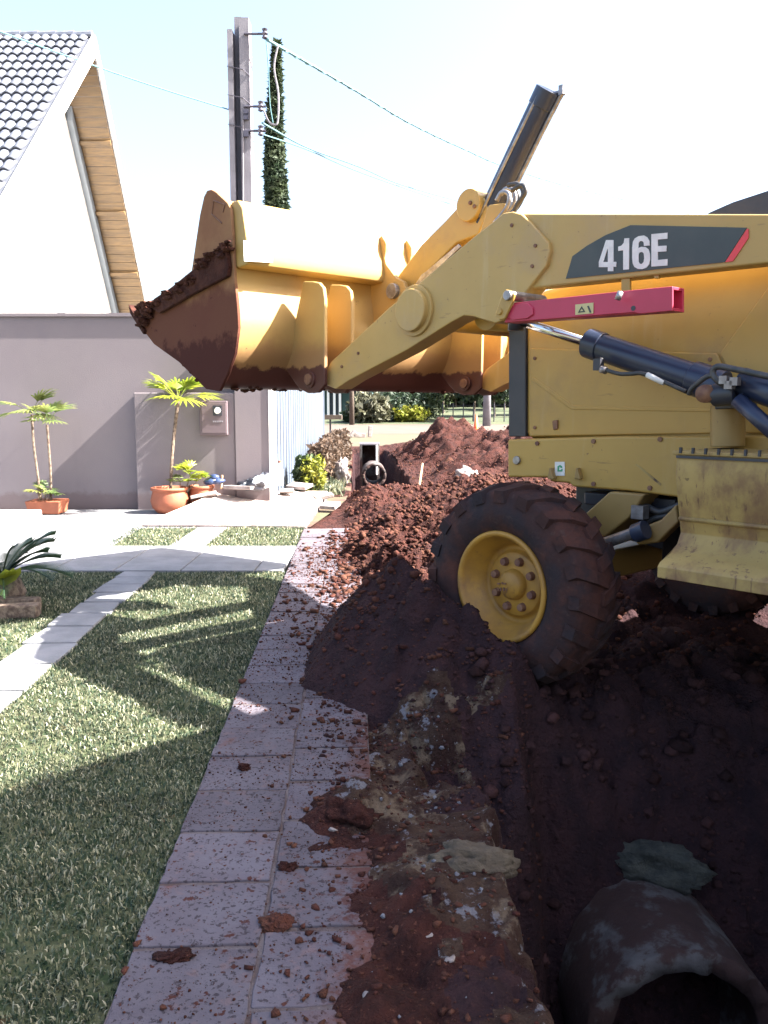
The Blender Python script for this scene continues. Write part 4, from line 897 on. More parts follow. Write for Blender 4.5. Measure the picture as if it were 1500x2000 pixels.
for i, (x, y, w_) in enumerate(((15, 1192, .42), (30, 1205, .3))):
    p = G(x, y); o = MB().box((0, 0, 0), (w_, .12, .09)).out('edging_stone', M['stem']); o.location = (p[0], p[1], .04 ); o.rotation_euler = (0, 0, .15 * i); bev(o, .015); props(o, ('reddish edging stone at the foot of the cycad' if i == 0 else 'shorter reddish edging stone in front of the cycad'), 'stone')
# bottle and bag and debris on the apron
pb_ = PY(547, 945, 12.0); bz_ = pb_[2]
t = thing('plastic_bottle', (pb_[0], 12.0, bz_), 0, 'clear plastic drink bottle standing on the apron by the yellow-green bush', 'bottle')
MB().lathe([(0, .0), (0, .05), (.20, .052), (.26, .03), (.30, .018), (.32, .018)], (pb_[0], 12.0, bz_ - .02), 'z', 18).out('body', M['plastic'], t, True); MB().lathe([(0, .02), (.03, .02), (.03, 0)], (pb_[0], 12.0, bz_ + .30), 'z', 12).out('cap', M['terra'], t)
p = PY(500, 940, 11.3)
t = thing('plastic_bag', (p[0], 11.1, p[2]), 0, 'black and white plastic bag slumped against the end of the wall', 'bag')
V, Fc = rock_mesh(77, 3, .4, .5); mesh('bag_body', V * [.20, .13, .20] + np.array(PY(500, 945, 11.05)), Fc, M['bag'], t, True)
V, Fc = rock_mesh(78, 2, .5, .5); mesh('bag_neck', V * [.08, .05, .12] + np.array(PY(520, 930, 11.05)), Fc, M['bag'], t, True)
k = 0
for (x, y, w_, Y, lab) in ((398, 972, .34, 10.95, 'grey broken slab leaning on the driveway edge by the pots'), (470, 955, .4, 11.0, 'white broken slab lying before the black and white bag'), (585, 952, .34, 12.3, 'flat grey slab piece on the apron behind the bottle'), (632, 972, .26, 11.8, 'pale slab fragment at the right rim of the apron'), (645, 990, .22, 11.0, 'tilted pale slab fragment above the red rubble'), (560, 962, .2, 11.7, 'small grey slab chunk on the middle of the apron')):
    p = PY(x, y, Y); o = MB().box((0, 0, 0), (w_, .22, .05)).out('slab_fragment', M['stone']); o.location = (p[0], p[1], p[2] + .02); o.rotation_euler = (random.uniform(-.3, .3), random.uniform(-.25, .1), random.uniform(-.6, .6)); bev(o, .01); props(o, lab, 'slab'); k += 1

# ================================================================== BACKHOE LOADER
MC = thing('backhoe_loader', (HUB[0], HUB[1], 0), R(90) + PHI, 'yellow backhoe loader with raised muddy front bucket, reading 416E', 'backhoe')
def S(x, y, q):                                # survey a picture point on the machine's fore-and-aft plane at lateral q -> (f, z)
    d = ray(x, y); t_ = (q - np.dot(EYE - np.array([HUB[0], HUB[1], 0]), RR)) / np.dot(d, RR); P_ = EYE + t_ * d
    return (float(np.dot(P_ - np.array([HUB[0], HUB[1], 0]), HD)), float(P_[2]))
def plate(nm, pts, q0, q1, m, parent=MC, b=.006, fz=None):
    fz = fz or [S(x, y, q0) for x, y in pts]
    o = MB().prism([(f, -q0, z) for f, z in fz], [(f, -q1, z) for f, z in fz]).out(nm, m, parent, world=False)
    if b: bev(o, b)
    return o
def mtube(nm, pts, r, m, parent=MC, n=16): return MB().tube(pts, r, n).out(nm, m, parent, True, False) if False else smooth_ang(MB().tube(pts, r, n).out(nm, m, parent, False, False))
def smooth_ang(o):
    for p in o.data.polygons: p.use_smooth = len(p.vertices) == 4
    return o
def lp_(x, y, q): f, z = S(x, y, q); return (f, -q, z)
def disc(nm, f, z, q0, q1, r, m, parent=MC, n=28, b=.004): 
    o = MB().tube([(f, -q0, z), (f, -q1, z)], r, n).out(nm, m, parent, False, False)
    bev(o, b) if b else smooth_ang(o); return o
QC = 1.10                                      # machine centre line
# ---- bucket
BQ0, BQ1 = -.15, 2.35
bk = mesh('bucket', [(0, 0, 0)], [], None, MC, world=False)
bpy.data.objects.remove(bk)
plate_pts = [(404,372),(412,370),(420,374),(444,396),(450,408),(453,450),(457,540),(463,600),(465,640),(458,690),(444,730),(428,764),(402,760),(350,708),(300,672),(276,640),(266,612),(276,594),(302,584),(335,560),(374,528),(381,480),(390,420),(398,384)]
fz_plate = [S(x, y, BQ0) for x, y in plate_pts]
rear = [S(x, y, BQ0) for x, y in [(436,390),(446,404),(450,450),(454,540),(460,600),(461,640),(454,690),(440,728),(425,757)]]
floor_ = [S(x, y, BQ0) for x, y in [(398,752),(350,702),(300,668),(268,622)]]
shell_c = [np.array(p) for p in rear + floor_]
sh = [np.array(p) for p in curve([(p[0], p[1]) for p in shell_c], 5)]
def offs(ps, d):
    o_ = []
    for i, p in enumerate(ps):
        t_ = ps[min(i+1, len(ps)-1)] - ps[max(i-1, 0)]; t_ = t_ / (np.linalg.norm(t_) + 1e-9); o_.append(p + np.array([-t_[1], t_[0]]) * d)
    return o_
inn = offs(sh, -.018)
if inn[10][0] < sh[10][0]: inn = offs(sh, .018)
b = MB(); n = len(sh); V = []
for q in (BQ0 + .02, BQ1 - .02):
    V += [(p[0], -q, p[1]) for p in sh]; V += [(p[0], -q, p[1]) for p in inn]
Fc = []
for i in range(n - 1): Fc += [(i, i+1, 2*n+i+1, 2*n+i), (n+i, 3*n+i, 3*n+i+1, n+i+1), (i, n+i, n+i+1, i+1), (2*n+i, 2*n+i+1, 3*n+i+1, 3*n+i)]
Fc += [(0, 2*n, 3*n, n), (n-1, 2*n-1, 4*n-1, 3*n-1)]
b.add(V, Fc); BK = b.out('bucket', M['bucket'], MC, True, False); 
m_ = BK.modifiers.new('es', 'EDGE_SPLIT'); m_.split_angle = R(40)
BK['label'] = 'raised front bucket caked with red soil'
def bpart(o, lab=None):
    if lab: o['label'] = lab
    return o
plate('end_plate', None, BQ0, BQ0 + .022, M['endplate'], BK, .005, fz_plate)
plate('end_plate', None, BQ1 - .022, BQ1, M['bucket'], BK, .005, fz_plate)
# stiffener beam across the back
t0, t1 = S(447, 392, BQ0), S(455, 517, BQ0)
bm_ = [(t0[0] + .02, t0[1]), (t0[0] - .05, t0[1] + .0), (t0[0] - .10, t0[1] - .05), (t1[0] - .13, t1[1] + .03), (t1[0] - .115, t1[1] - .01), (t1[0] - .02, t1[1] - .02), (t1[0] + .03, t1[1])]
plate('stiffener_beam', None, BQ0 + .024, BQ1 - .024, M['bucket'], BK, .012, bm_)
# label panel on the beam
def beam_pt(x, y):
    # point on the sloping rear face of the beam
    a_, c_ = np.array(bm_[2]), np.array(bm_[3]); d = ray(x, y); base = np.array([HUB[0], HUB[1], 0])
    A = base + HD * a_[0] + [0, 0, a_[1]]; Bv = HD * (c_[0] - a_[0]) + np.array([0, 0, c_[1] - a_[1]]); nrm = np.cross(Bv, RR)
    t_ = np.dot(A - EYE, nrm) / np.dot(d, nrm); P_ = EYE + t_ * d - base
    return np.array([np.dot(P_, HD), -np.dot(P_, RR), P_[2]])
q4 = [beam_pt(475, 470), beam_pt(531, 475), beam_pt(531, 513), beam_pt(476, 510)]
MB().prism([p + [-.001, 0, 0] for p in q4], [p + [-.006, 0, 0] for p in q4]).out('label_plate', M['decal_white'], BK, world=False)
# little stamped mark on the end plate
for a_, c_ in (((418, 392), (440, 400)), ((418, 392), (414, 418)), ((440, 400), (436, 415)), ((414, 418), (434, 436))):
    A, B = S(*a_, BQ0), S(*c_, BQ0); MB().tube([(A[0], -BQ0 + .002, A[1]), (B[0], -BQ0 + .002, B[1])], .004, 5).out('stamped_line', M['nut'], BK, world=False)
# side cutter, cutting edge, wear plates
plate('side_cutter', [(300,583),(335,560),(376,527),(392,505),(425,492),(440,478),(446,520),(443,540),(380,572),(310,612),(292,600)], BQ0 - .03, BQ0 - .001, M['mud'], BK, .008)
tip = np.array(S(266, 612, BQ0)); tdir = (np.array(S(300, 668, BQ0)) - tip); tdir /= np.linalg.norm(tdir); tn_ = np.array([-tdir[1], tdir[0]])
e_ = [tip - tdir * .10, tip + tdir * .20, tip + tdir * .20 + tn_ * .03, tip - tdir * .05 + tn_ * .035]
plate('cutting_edge', None, BQ0 - .02, BQ1 + .02, M['mud'], BK, .004, [tuple(p) for p in e_])
# mud: lumps along cutting edge / underside
b = MB(); rn = random.Random(5)
Vs, Fs = rock_mesh(31, 1, .5, .8)
def lump(f, q, z, s, m_b): m_b.add(Vs * np.array([s * rn.uniform(.8, 1.5), s * rn.uniform(.8, 1.6), s * rn.uniform(.5, .9)]) + np.array([f, -q, z]), Fs)
for i in range(260):
    t_ = rn.random(); p = np.array(floor_[-1]) + (np.array(floor_[0]) - np.array(floor_[-1])) * t_; lump(p[0] - .0, rn.uniform(BQ0, BQ1), p[1] - .012 + rn.uniform(-.01, .01), rn.uniform(.012, .035), b)
bl_ = [S(*p, BQ0 - .03) for p in ((285, 612), (305, 592), (330, 575), (350, 560), (372, 545), (392, 515), (410, 500), (428, 490), (440, 482), (276, 628), (272, 606), (282, 598))]
for i in range(150):
    a_ = rn.choice(bl_); lump(a_[0] + rn.uniform(-.05, .05), BQ0 - .03 + rn.uniform(-.01, .015), a_[1] + rn.uniform(-.03, .025), rn.uniform(.010, .03), b)
for i in range(60): lump(S(425, 757, BQ0)[0] + rn.uniform(-.02, .1), rn.uniform(BQ0, BQ1), S(425, 760, BQ0)[1] + rn.uniform(-.005, .02), rn.uniform(.01, .025), b)
o = b.out('caked_mud', M['mud'], BK, world=False); o['kind'] = 'stuff'
# irregular mud layer on the lower part of the end plate
lower = [(300,640),(345,632),(372,655),(400,640),(425,668),(452,690),(444,730),(427,762),(402,758),(350,706),(302,672)]
# hinge ribs (a pair at each arm)
rib = [S(x, y, .29) for x, y in [(596,550),(614,550),(626,552),(634,562),(637,585),(637,752),(625,767),(604,768),(588,760),(560,720)]]
fs_ = shell_c[4][0] + .02
rib = [(f, z) for f, z in rib]
for q in (.275, .485, 2*QC - .305, 2*QC - .515): plate('hinge_rib', None, q, q + .028, M['bucket'], BK, .008, rib)
pinf, pinz = S(606, 741, .275)
for q in (.25, 2*QC - .55): disc('hinge_pin', pinf, pinz, q, q + .30, .034, M['nut'], BK)
for q in (.268, .492 + .028, 2*QC - .312 + .035, 2*QC - .53): disc('pin_boss', pinf, pinz, q - .006, q + .012, .052, M['bucket'], BK)
# hooked brackets on the bucket centre
hook = [(727,497),(728,483),(744,459),(753,473),(753,490),(751,504),(754,516),(773,542),(788,550),(793,566),(788,584),(770,600),(756,612),(735,640),(690,640),(690,560),(733,545),(735,514)]
fzh = [S(x, y, .93) for x, y in hook]
for q in (.93, 1.16): plate('link_bracket', None, q, q + .035, M['bucket'], BK, .008, fzh)
lf_, lz_ = S(770, 569, .93); disc('link_pin', lf_, lz_, .90, 1.24, .05, M['steel'], BK)
# ---- loader arms
knee = [(636,752),(637,724),(646,706),(664,690),(759,601),(808,561),(929,459),(960,435),(982,416),(1000,413),(1018,418),(1037,435),(1071,473),(1074,490),(1068,518),(1016,584),(985,625),(967,632),(922,618),(905,617),(880,630),(794,684),(683,742),(655,760)]
AQ = .325
fzk = [S(x, y, AQ) for x, y in knee]
AR = plate('loader_arm', None, AQ, AQ + .13, M['armpaint'], MC, .008, fzk); AR['label'] = 'near loader arm lettered 416E'
beam = [(1000,417),(1560,418),(1900,440),(1900,500),(1560,508),(1212,545),(1030,564),(985,600),(960,560)]
fzb = [S(x, y, AQ + .02) for x, y in beam]
plate('arm_beam', None, AQ + .02, AQ + .115, M['armpaint'], AR, .010, fzb)
AR2 = plate('loader_arm', None, 2*QC - AQ - .13, 2*QC - AQ, M['armpaint'], MC, .008, fzk); AR2['label'] = 'far loader arm'
plate('arm_beam', None, 2*QC - AQ - .115, 2*QC - AQ - .02, M['yellow'], AR2, .010, fzb)
# weld-edge plate and boss
cf, cz_ = S(812, 607, AQ); disc('tube_boss', cf, cz_, AQ - .05, AQ + .01, .112, M['armpaint'], AR, 36, .008)
disc('boss_ring', cf, cz_, AQ - .018, AQ + .002, .135, M['armpaint'], AR, 36, .004)
disc('cross_tube', cf, cz_, AQ + .13, 2*QC - AQ - .13, .095, M['yellow'], MC, 28, 0)
c2 = S(935, 625, AQ + .13); disc('cross_tube', c2[0] - .05, c2[1] + .03, AQ + .13, 2*QC - AQ - .13, .085, M['yellow'], MC, 28, 0)
# decal
Z4 = lambda x, y: (960 + x / 2.778, 380 + y / 2.778)
dq = AQ + .02
def flat(nm, pts, q, m, parent, holes=(), th=.0015):
    cu = bpy.data.curves.new(nm, 'CURVE'); cu.dimensions = '2D'; cu.fill_mode = 'BOTH'; cu.extrude = th
    for ring_ in [pts] + list(holes):
        sp = cu.splines.new('POLY'); sp.points.add(len(ring_) - 1); sp.use_cyclic_u = True
        for p_, (x, y) in zip(sp.points, ring_): f, z = S(x, y, q); p_.co = (f, z, 0, 1)
    tmp = bpy.data.objects.new('tmp', cu); COL.objects.link(tmp); dg = bpy.context.evaluated_depsgraph_get()
    me = bpy.data.meshes.new_from_object(tmp.evaluated_get(dg)); bpy.data.objects.remove(tmp)
    for v_ in me.vertices: c = v_.co.copy(); v_.co = (c.x, -q + c.z, c.y)
    me.materials.clear(); me.materials.append(m); o = bpy.data.objects.new(nm, me); COL.objects.link(o); o.parent = parent; return o
flat('decal_panel', [Z4(*p) for p in [(755,166),(1385,180),(1265,367),(1010,393),(750,421),(404,456),(440,335),(520,277),(620,220)]], dq - .003, M['decal'], AR)
flat('decal_stripe', [Z4(*p) for p in [(1395,186),(1395,235),(1310,362),(1268,367),(1388,184)]], dq - .0032, M['decal_red'], AR)
flat('numeral_four', [Z4(*p) for p in [(622,247),(662,247),(662,365),(677,365),(677,392),(662,392),(662,416),(632,416),(632,394),(583,394),(583,366)]], dq - .006, M['decal_white'], AR, [[Z4(*p) for p in [(632,290),(632,366),(606,366)]]])
flat('numeral_one', [Z4(*p) for p in [(688,283),(706,277),(718,262),(722,238),(747,236),(747,406),(715,408),(715,302),(688,306)]], dq - .006, M['decal_white'], AR)
flat('numeral_six', [Z4(*p) for p in [(764,290),(768,256),(778,238),(798,226),(828,222),(846,232),(857,252),(859,276),(828,279),(826,260),(818,252),(806,253),(799,262),(797,291),(812,284),(836,285),(852,297),(860,322),(861,352),(856,378),(842,396),(818,405),(794,403),(776,393),(767,374),(764,345)]], dq - .006, M['decal_white'], AR, [[Z4(*p) for p in [(798,326),(804,314),(818,311),(827,320),(829,345),(826,366),(816,377),(805,376),(798,364)]]])
flat('letter_e', [Z4(*p) for p in [(868,215),(955,207),(955,240),(903,244),(903,280),(950,277),(950,308),(903,311),(903,355),(955,350),(955,385),(868,391)]], dq - .006, M['decal_white'], AR)
# raised lip along the beam bottom, hanger tab
plate('hanger_tab', [(1213,540),(1230,538),(1230,575),(1213,577)], AQ + .03, AQ + .045, M['yellow'], AR, .003)
plate('small_tab', [(1276,536),(1286,535),(1286,544),(1277,544)], AQ + .03, AQ + .045, M['yellow'], AR, .003)
# ---- tilt link, lever and upright tilt cylinder
lk = [(903,394),(908,384),(920,376),(935,378),(948,390),(953,408),(946,430),(933,459),(891,475),(822,545),(800,572),(788,580),(772,572),(768,556),(776,540),(822,478),(870,430)]
plate('tilt_link', lk, 1.00, 1.13, M['yellow'], MC, .012)
cf2, cz2 = S(921, 402, 1.0); TLP = disc('link_end_boss', cf2, cz2, .965, 1.17, .095, M['yellow'], MC, 32, .008)
for dx, dy in ((-3, -6), (5, 1)): a_ = S(921 + dx, 402 + dy, .96); disc('boss_bolt', a_[0], a_[1], .955, .968, .012, M['nut'], TLP)
plate('tilt_lever', [(935,384),(968,392),(1010,440),(960,620),(900,600),(905,480)], 1.19, 1.25, M['yellow'], MC, .01)
plate('tilt_lever', [(953,400),(985,396),(985,520),(930,600),(905,560)], .90, .93, M['yellow'], MC, .01)
plate('side_rod', [(823,536),(832,530),(895,476),(900,482),(838,540),(800,572)], .97, .985, M['steel'], MC, .003)
A = np.array(lp_(948, 440, 1.08)); B = np.array(lp_(1074, 176, 1.08)); TC = MB().tube([A, B], .076, 28).out('tilt_cylinder', M['cylblue'], MC, False, False); bev(TC, .004)
dd = (B - A) / np.linalg.norm(B - A)
for s0, s1 in ((0, .10), (.88, 1.0)):
    L_ = np.linalg.norm(B - A); o = MB().tube([A + dd * L_ * s0, A + dd * L_ * s1], .081, 28).out('cylinder_collar', M['cylblue'], TC, False, False); bev(o, .004)
sidev = np.array([-.085, 0, .0]); 
def along(t_, dx=0, dq_=0, dz=0): return A + (B - A) * t_ + np.array([dx, -dq_, dz])
MB().tube(curve([along(.99, -.03, 0, -.02), along(.975, -.105, 0, -.02), along(.90, -.11), along(.5, -.10), along(.22, -.10), along(.12, -.15)], 5), .013, 8).out('hydraulic_line', M['steel'], TC, True, False)
MB().box(along(.965, -.10), (.03, .03, .05)).out('line_fitting', M['steel'], TC, False, False)
MB().tube(curve([along(.98, .0, -.07, 0), along(.5, .0, -.08), along(.05, -.0, -.08)], 5), .010, 8).out('hydraulic_line', M['steel'], TC, True, False)
for k, (pts) in enumerate(([(985,372),(1000,366),(1012,382),(1005,405),(985,425)], [(978,380),(990,368),(1004,375),(1003,398),(978,430)], [(992,362),(1012,360),(1022,378),(1012,402),(995,420)], [(970,392),(980,376),(994,380),(990,405),(966,436)], [(1000,372),(1020,362),(1026,376),(1010,400),(1000,425)])):
    MB().tube(curve([lp_(x, y, .95 - .05 * k) for x, y in pts], 6), .013, 8).out('hydraulic_hose', (M['steel'] if k in (1, 3) else M['hose']), TC, True, False)
# ---- red safety brace with its bracket
BR = plate('safety_brace', [(984,630),(1004,591),(1240,566),(1313,559),(1313,607),(1250,613),(1238,610)], .10, .112, M['pink'], MC, .003)
BR['label'] = 'pink-red steel safety brace hanging under the arm'
fzr = [S(x, y, .10) for x, y in [(984,630),(1004,591),(1313,559),(1313,607)]]
plate('brace_back', None, .178, .19, M['pink'], BR, .002, fzr)
plate('brace_top', None, .1125, .1775, M['pink'], BR, .002, [fzr[1], fzr[2], (fzr[2][0], fzr[2][1] - .012), (fzr[1][0], fzr[1][1] - .012)])
plate('brace_bottom', None, .1125, .1775, M['pink'], BR, .002, [fzr[0], fzr[3], (fzr[3][0], fzr[3][1] + .012), (fzr[0][0], fzr[0][1] + .012)])
plate('brace_boss', [(990,619),(995,600),(1005,594),(1030,592),(1040,601),(1041,614),(1030,622),(1000,625)], .092, .10, M['pink'], BR, .003)
a_ = S(1237, 602, .1); disc('brace_hole', a_[0], a_[1], .0985, .101, .010, M['black'], BR, 16, 0)
MB().tube([lp_(1212, 570, .07), lp_(1206, 585, .06)], .012, 10).out('brace_pin', M['steel'], BR, True, False)
flat('warning_sticker', [(1124,595),(1159,591),(1159,612),(1124,615)], .0975, M['sticker'], BR)
flat('sticker_print', [(1129,611),(1136,598),(1143,609)], .0955, M['decal'], BR, [[(1132,608.5),(1136,602),(1140,607.5)]]); flat('sticker_print', [(1147,598),(1150,597),(1155,610),(1152,611)], .0955, M['decal'], BR)
plate('brace_bracket', [(981,574),(987,565),(996,567),(1004,574),(1001,590),(985,623),(974,625),(966,615)], .075, .09, M['yellow'], AR, .005)
a_ = S(992, 577, .07); disc('bracket_pin', a_[0], a_[1], .06, AQ, .022, M['steel'], AR); a_ = S(975, 609, .07); disc('bracket_bolt', a_[0], a_[1], .066, AQ, .014, M['yellow'], AR)
# ---- lift cylinder
LQ = .37
A = np.array(lp_(1000, 622, LQ)); B = np.array(lp_(1152, 671, LQ)); Cc = np.array(lp_(1395, 752, LQ))
LC = MB().tube([B, Cc], .060, 28).out('lift_cylinder', M['cylblue'], MC, False, False); bev(LC, .004)
d_ = (Cc - B) / np.linalg.norm(Cc - B)
bev(MB().tube([B - d_ * .01, B + d_ * .07], .066, 28).out('cylinder_gland', M['cylblue'], LC, False, False), .004)
smooth_ang(MB().tube([A, B], .022, 20).out('piston_rod', M['chrome'], LC, False, False))
MB().tube([lp_(1008, 600, LQ), lp_(1008, 645, LQ)], .04, 16).out('rod_eye', M['black'], LC, True, False)
MB().tube(curve([lp_(1176,699,.27), lp_(1168,716,.26), lp_(1182,722,.25), lp_(1210,730,.25), lp_(1235,730,.25), lp_(1262,731,.25), lp_(1340,765,.25)], 5), .009, 8).out('hydraulic_line', M['hose'], LC, True, False)
MB().box(lp_(1169, 712, .26), (.035, .03, .05)).out('elbow_fitting', M['black'], LC, False, False)
MB().tube([lp_(1174, 721, .25), lp_(1184, 724, .25)], .016, 8).out('line_fitting', M['steel'], LC, True, False)
MB().tube([lp_(1264, 732, .249), lp_(1297, 748, .249)], .012, 8).out('line_tag', M['decal_white'], LC, True, False)
# trunnion block and second cylinder toward the tower
TB = MB().tube([Cc - d_ * .10, Cc + d_ * .04], .07, 20).out('cylinder_base', M['cylblue'], MC, False, False); bev(TB, .006)
bev(MB().tube([lp_(1395, 772, .25), lp_(1440, 768, .25)], .045, 16).out('trunnion', M['black'], TB, False, False), .005)
MB().tube([lp_(1376, 769, .20), lp_(1386, 769, .30)], .035, 16).out('pivot_pin', M['nut'], TB, True, False)
MB().tube([lp_(1448, 745, .27), lp_(1600, 800, .27)], .055, 20).out('second_cylinder', M['cylblue'], TB, True, False)
MB().tube([lp_(1440, 780, .22), lp_(1540, 870, .22)], .030, 16).out('steer_rod', M['cylblue'], TB, True, False)
MB().tube(curve([lp_(1425,758,.22), lp_(1402,744,.2), lp_(1392,728,.2), lp_(1402,716,.2), lp_(1440,722,.2), lp_(1560,748,.2)], 6), .012, 8).out('hydraulic_hose', M['hose'], TB, True, False)
MB().tube(curve([lp_(1346,770,.22), lp_(1352,758,.21), lp_(1380,736,.2), lp_(1395,735,.2)], 6), .010, 8).out('hydraulic_hose', M['hose'], TB, True, False)
for x, y in ((1415, 742), (1425, 752), (1436, 745)): MB().box(lp_(x, y, .19), (.03, .03, .03)).out('hose_fitting', M['steel'], TB, False, False)
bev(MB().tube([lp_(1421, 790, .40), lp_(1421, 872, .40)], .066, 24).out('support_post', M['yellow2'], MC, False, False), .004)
plate('post_cap', [(1395,786),(1448,782),(1448,797),(1395,800)], .33, .47, M['black'], MC, .006)
# ---- hood, grille, skirt
HQ = .56
hood = [(1026,636),(1030,600),(1060,566),(1130,548),(1300,505),(1900,480),(1900,880),(1500,866),(1026,856)]
HO = plate('hood', None, HQ, 2*QC - HQ, M['yellow'], MC, .03, [S(x, y, HQ) for x, y in hood])
plate('hood_panel', [(1036,680),(1400,690),(1440,780),(1440,846),(1034,852)], HQ - .012, HQ - .001, M['yellow'], HO, .010)
plate('hood_door', [(1405,690),(1500,560),(1900,520),(1900,850),(1455,846),(1455,790)], HQ - .014, HQ - .001, M['yellow'], HO, .012)
plate('hood_crease', [(1040,735),(1120,792),(1440,800),(1440,806),(1115,800),(1038,742)], HQ - .015, HQ - .004, M['yellow'], HO, .004)
plate('latch', [(1078,822),(1088,820),(1088,838),(1080,840)], HQ - .024, HQ - .012, M['nut'], HO, .004); 
gr_ = plate('grille', [(993,640),(1000,632),(1026,632),(1026,853),(993,853)], HQ - .01, 2*QC - HQ + .01, M['black'], MC, .006)
ff = S(993, 640, HQ - .01)[0] ; 
for i in range(12): z = S(993, 650 + i * 17, HQ - .01)[1]; MB().box((ff + .008, -QC, z), (.014, 2*(QC-HQ) - .1, .02)).out('grille_bar', M['black'], gr_, False, False)
skq = .47
SK = plate('front_skirt', [(991,858),(1200,852),(1900,850),(1900,1010),(1500,992),(1320,971),(1225,959),(1118,951),(1112,944),(1078,941),(1068,933),(991,932)], skq, 2*QC - skq, M['yellow'], MC, .012)
a_ = S(1011, 899, skq); disc('bolt', a_[0], a_[1], skq - .015, skq, .022, M['steel'], SK, 12)
flat('label_sticker', [(1084,902),(1103,902),(1103,929),(1084,929)], skq - .002, M['decal_white'], SK)
flat('sticker_print', [(1089,921),(1089,911),(1094,908),(1098,911),(1098,914),(1095,914),(1094,911),(1092,913),(1092,918),(1096,918),(1096,916),(1099,916),(1098,921)], skq - .004, M['green'], SK)
for x in (1069, 1121): plate('step_tab', [(x,936),(x+3,914),(x+6,914),(x+12,936)], skq - .03, skq, M['yellow2'], SK, .004)
flat('handling_scratch', [(1240,907),(1244,906),(1292,945),(1290,949)], skq - .001, M['rusty'], SK, th=.0008)
plate('under_guard', [(1140,960),(1320,975),(1320,1010),(1240,1000),(1140,985)], skq + .1, 2*QC - skq - .1, M['black'], MC, .01)
# engine/cowl top line seen behind the arm, cab and roof (mostly outside the frame)
plate('black_cowl', [(1380,416),(1430,394),(1500,371),(1700,320),(1900,300),(1900,480),(1380,480)], .9, 2*QC - .5, M['black'], MC, .01)
fc_, _z = S(1500, 600, HQ)
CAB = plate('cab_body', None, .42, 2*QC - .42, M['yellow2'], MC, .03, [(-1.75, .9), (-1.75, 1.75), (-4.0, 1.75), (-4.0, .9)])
for f in (-1.78, -2.45, -3.07):
    for q in (.45, 2*QC - .45): plate('cab_post', None, q - .035, q + .035, M['black'], CAB, .008, [(f, 1.7), (f - .07, 1.7), (f - .07, 2.66), (f, 2.66)])
plate('cab_roof', None, .36, 2*QC - .36, M['yellow'], CAB, .03, [(-1.62, 2.68), (-4.1, 2.68), (-4.1, 2.84), (-1.7, 2.86)])
for q in (.46, 2*QC - .46): plate('cab_window', None, q - .004, q + .004, M['cabglass'], CAB, 0, [(-1.86, 1.74), (-4.0, 1.74), (-4.0, 2.69), (-1.86, 2.69)])
plate('engine_frame', None, .7, 1.5, M['black'], MC, .01, [(.1, .75), (.1, 1.0), (-3.3, 1.0), (-3.3, .6), (-1, .6)])
smooth_ang(MB().tube([(-.95, -1.62, 1.7), (-.95, -1.62, 2.85)], .04, 16).out('exhaust_stack', M['black'], MC, False, False))
# ---- step box
f0 = S(1324, 885, .1)[0]; f1 = f0 - 1.15
def zq(x, y):                                  # lateral q and height of a picture point lying in the cross plane f = f0
    base = np.array([HUB[0], HUB[1], 0]); d = ray(x, y); t_ = (f0 - np.dot(EYE - base, HD)) / np.dot(d, HD); P_ = EYE + t_ * d - base; return float(np.dot(P_, RR)), float(P_[2])
prof = [zq(x, y) for x, y in [(1323,886),(1319,925),(1324,985),(1329,1040),(1322,1062),(1308,1080),(1288,1098),(1284,1106),(1283,1128)]]
prof_in = [(q + .014, z) for q, z in prof]
ring = prof + prof_in[::-1]
SB = MB().prism([(f0, -q, z) for q, z in ring], [(f1, -q, z) for q, z in ring]).out('step_box', M['rusty'], MC, False, False); bev(SB, .003); SB['label'] = 'rust-streaked side step box'
qt, ztp = prof[0]
o = MB().box(((f0 + f1) / 2, -(qt + .19), ztp + .004), (f0 - f1 + .03, .40, .014)).out('tread_plate', M['rusty'], SB, False, False); bev(o, .003)
for i in range(22):
    o = MB().box((f0 - .02 - i * .05, -(qt - .012), ztp + .014), (.008, .012, .022)).out('tread_tooth', M['black'], SB, False, False)
o = MB().box(((f0 + f1) / 2 + .0, -(qt - .006), ztp - .011), (f0 - f1, .006, .010)).out('dark_gap', M['black'], SB, False, False)
o = MB().prism([(f0 - .002, -q, z) for q, z in [(qt + .02, ztp - .01), (qt + .40, ztp - .01), (qt + .40, ztp - .40), (prof[3][0] + .02, prof[3][1])]], [(f0 - .016, -q, z) for q, z in [(qt + .02, ztp - .01), (qt + .40, ztp - .01), (qt + .40, ztp - .40), (prof[3][0] + .02, prof[3][1])]]).out('box_front', M['black'], SB, False, False)
zc_ = zq(1326, 1012); o = MB().tube([(f0 - .004, -zc_[0] + .003, zc_[1]), (f1, -zc_[0] + .003, zc_[1])], .009, 8).out('pressed_fold', M['rusty'], SB, True, False)
# ---- front axle, steering gear
WZ = HUB[2]
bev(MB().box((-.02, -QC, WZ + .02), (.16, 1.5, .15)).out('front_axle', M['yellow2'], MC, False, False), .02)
bev(MB().tube([lp_(1178, 1062, .35), lp_(1255, 1035, .35)], .026, 14).out('steering_rod', M['steel'], MC, False, False), .002)
bev(MB().tube([lp_(1240, 1042, .35), lp_(1262, 1034, .35)], .042, 16).out('rod_collar', M['cylblue'], MC, False, False), .003)
plate('axle_bracket', [(1140,1005),(1190,960),(1260,965),(1230,1010),(1180,1050),(1160,1040)], .45, .60, M['yellow2'], MC, .01)
plate('steering_arm', [(1230,1040),(1290,1015),(1320,985),(1325,1020),(1285,1060),(1245,1065)], .40, .46, M['yellow2'], MC, .01)
MB().tube(curve([lp_(1235,1010,.5), lp_(1260,990,.5), lp_(1290,1000,.5), lp_(1330,985,.5)], 5), .015, 8).out('hydraulic_hose', M['hose'], MC, True, False)
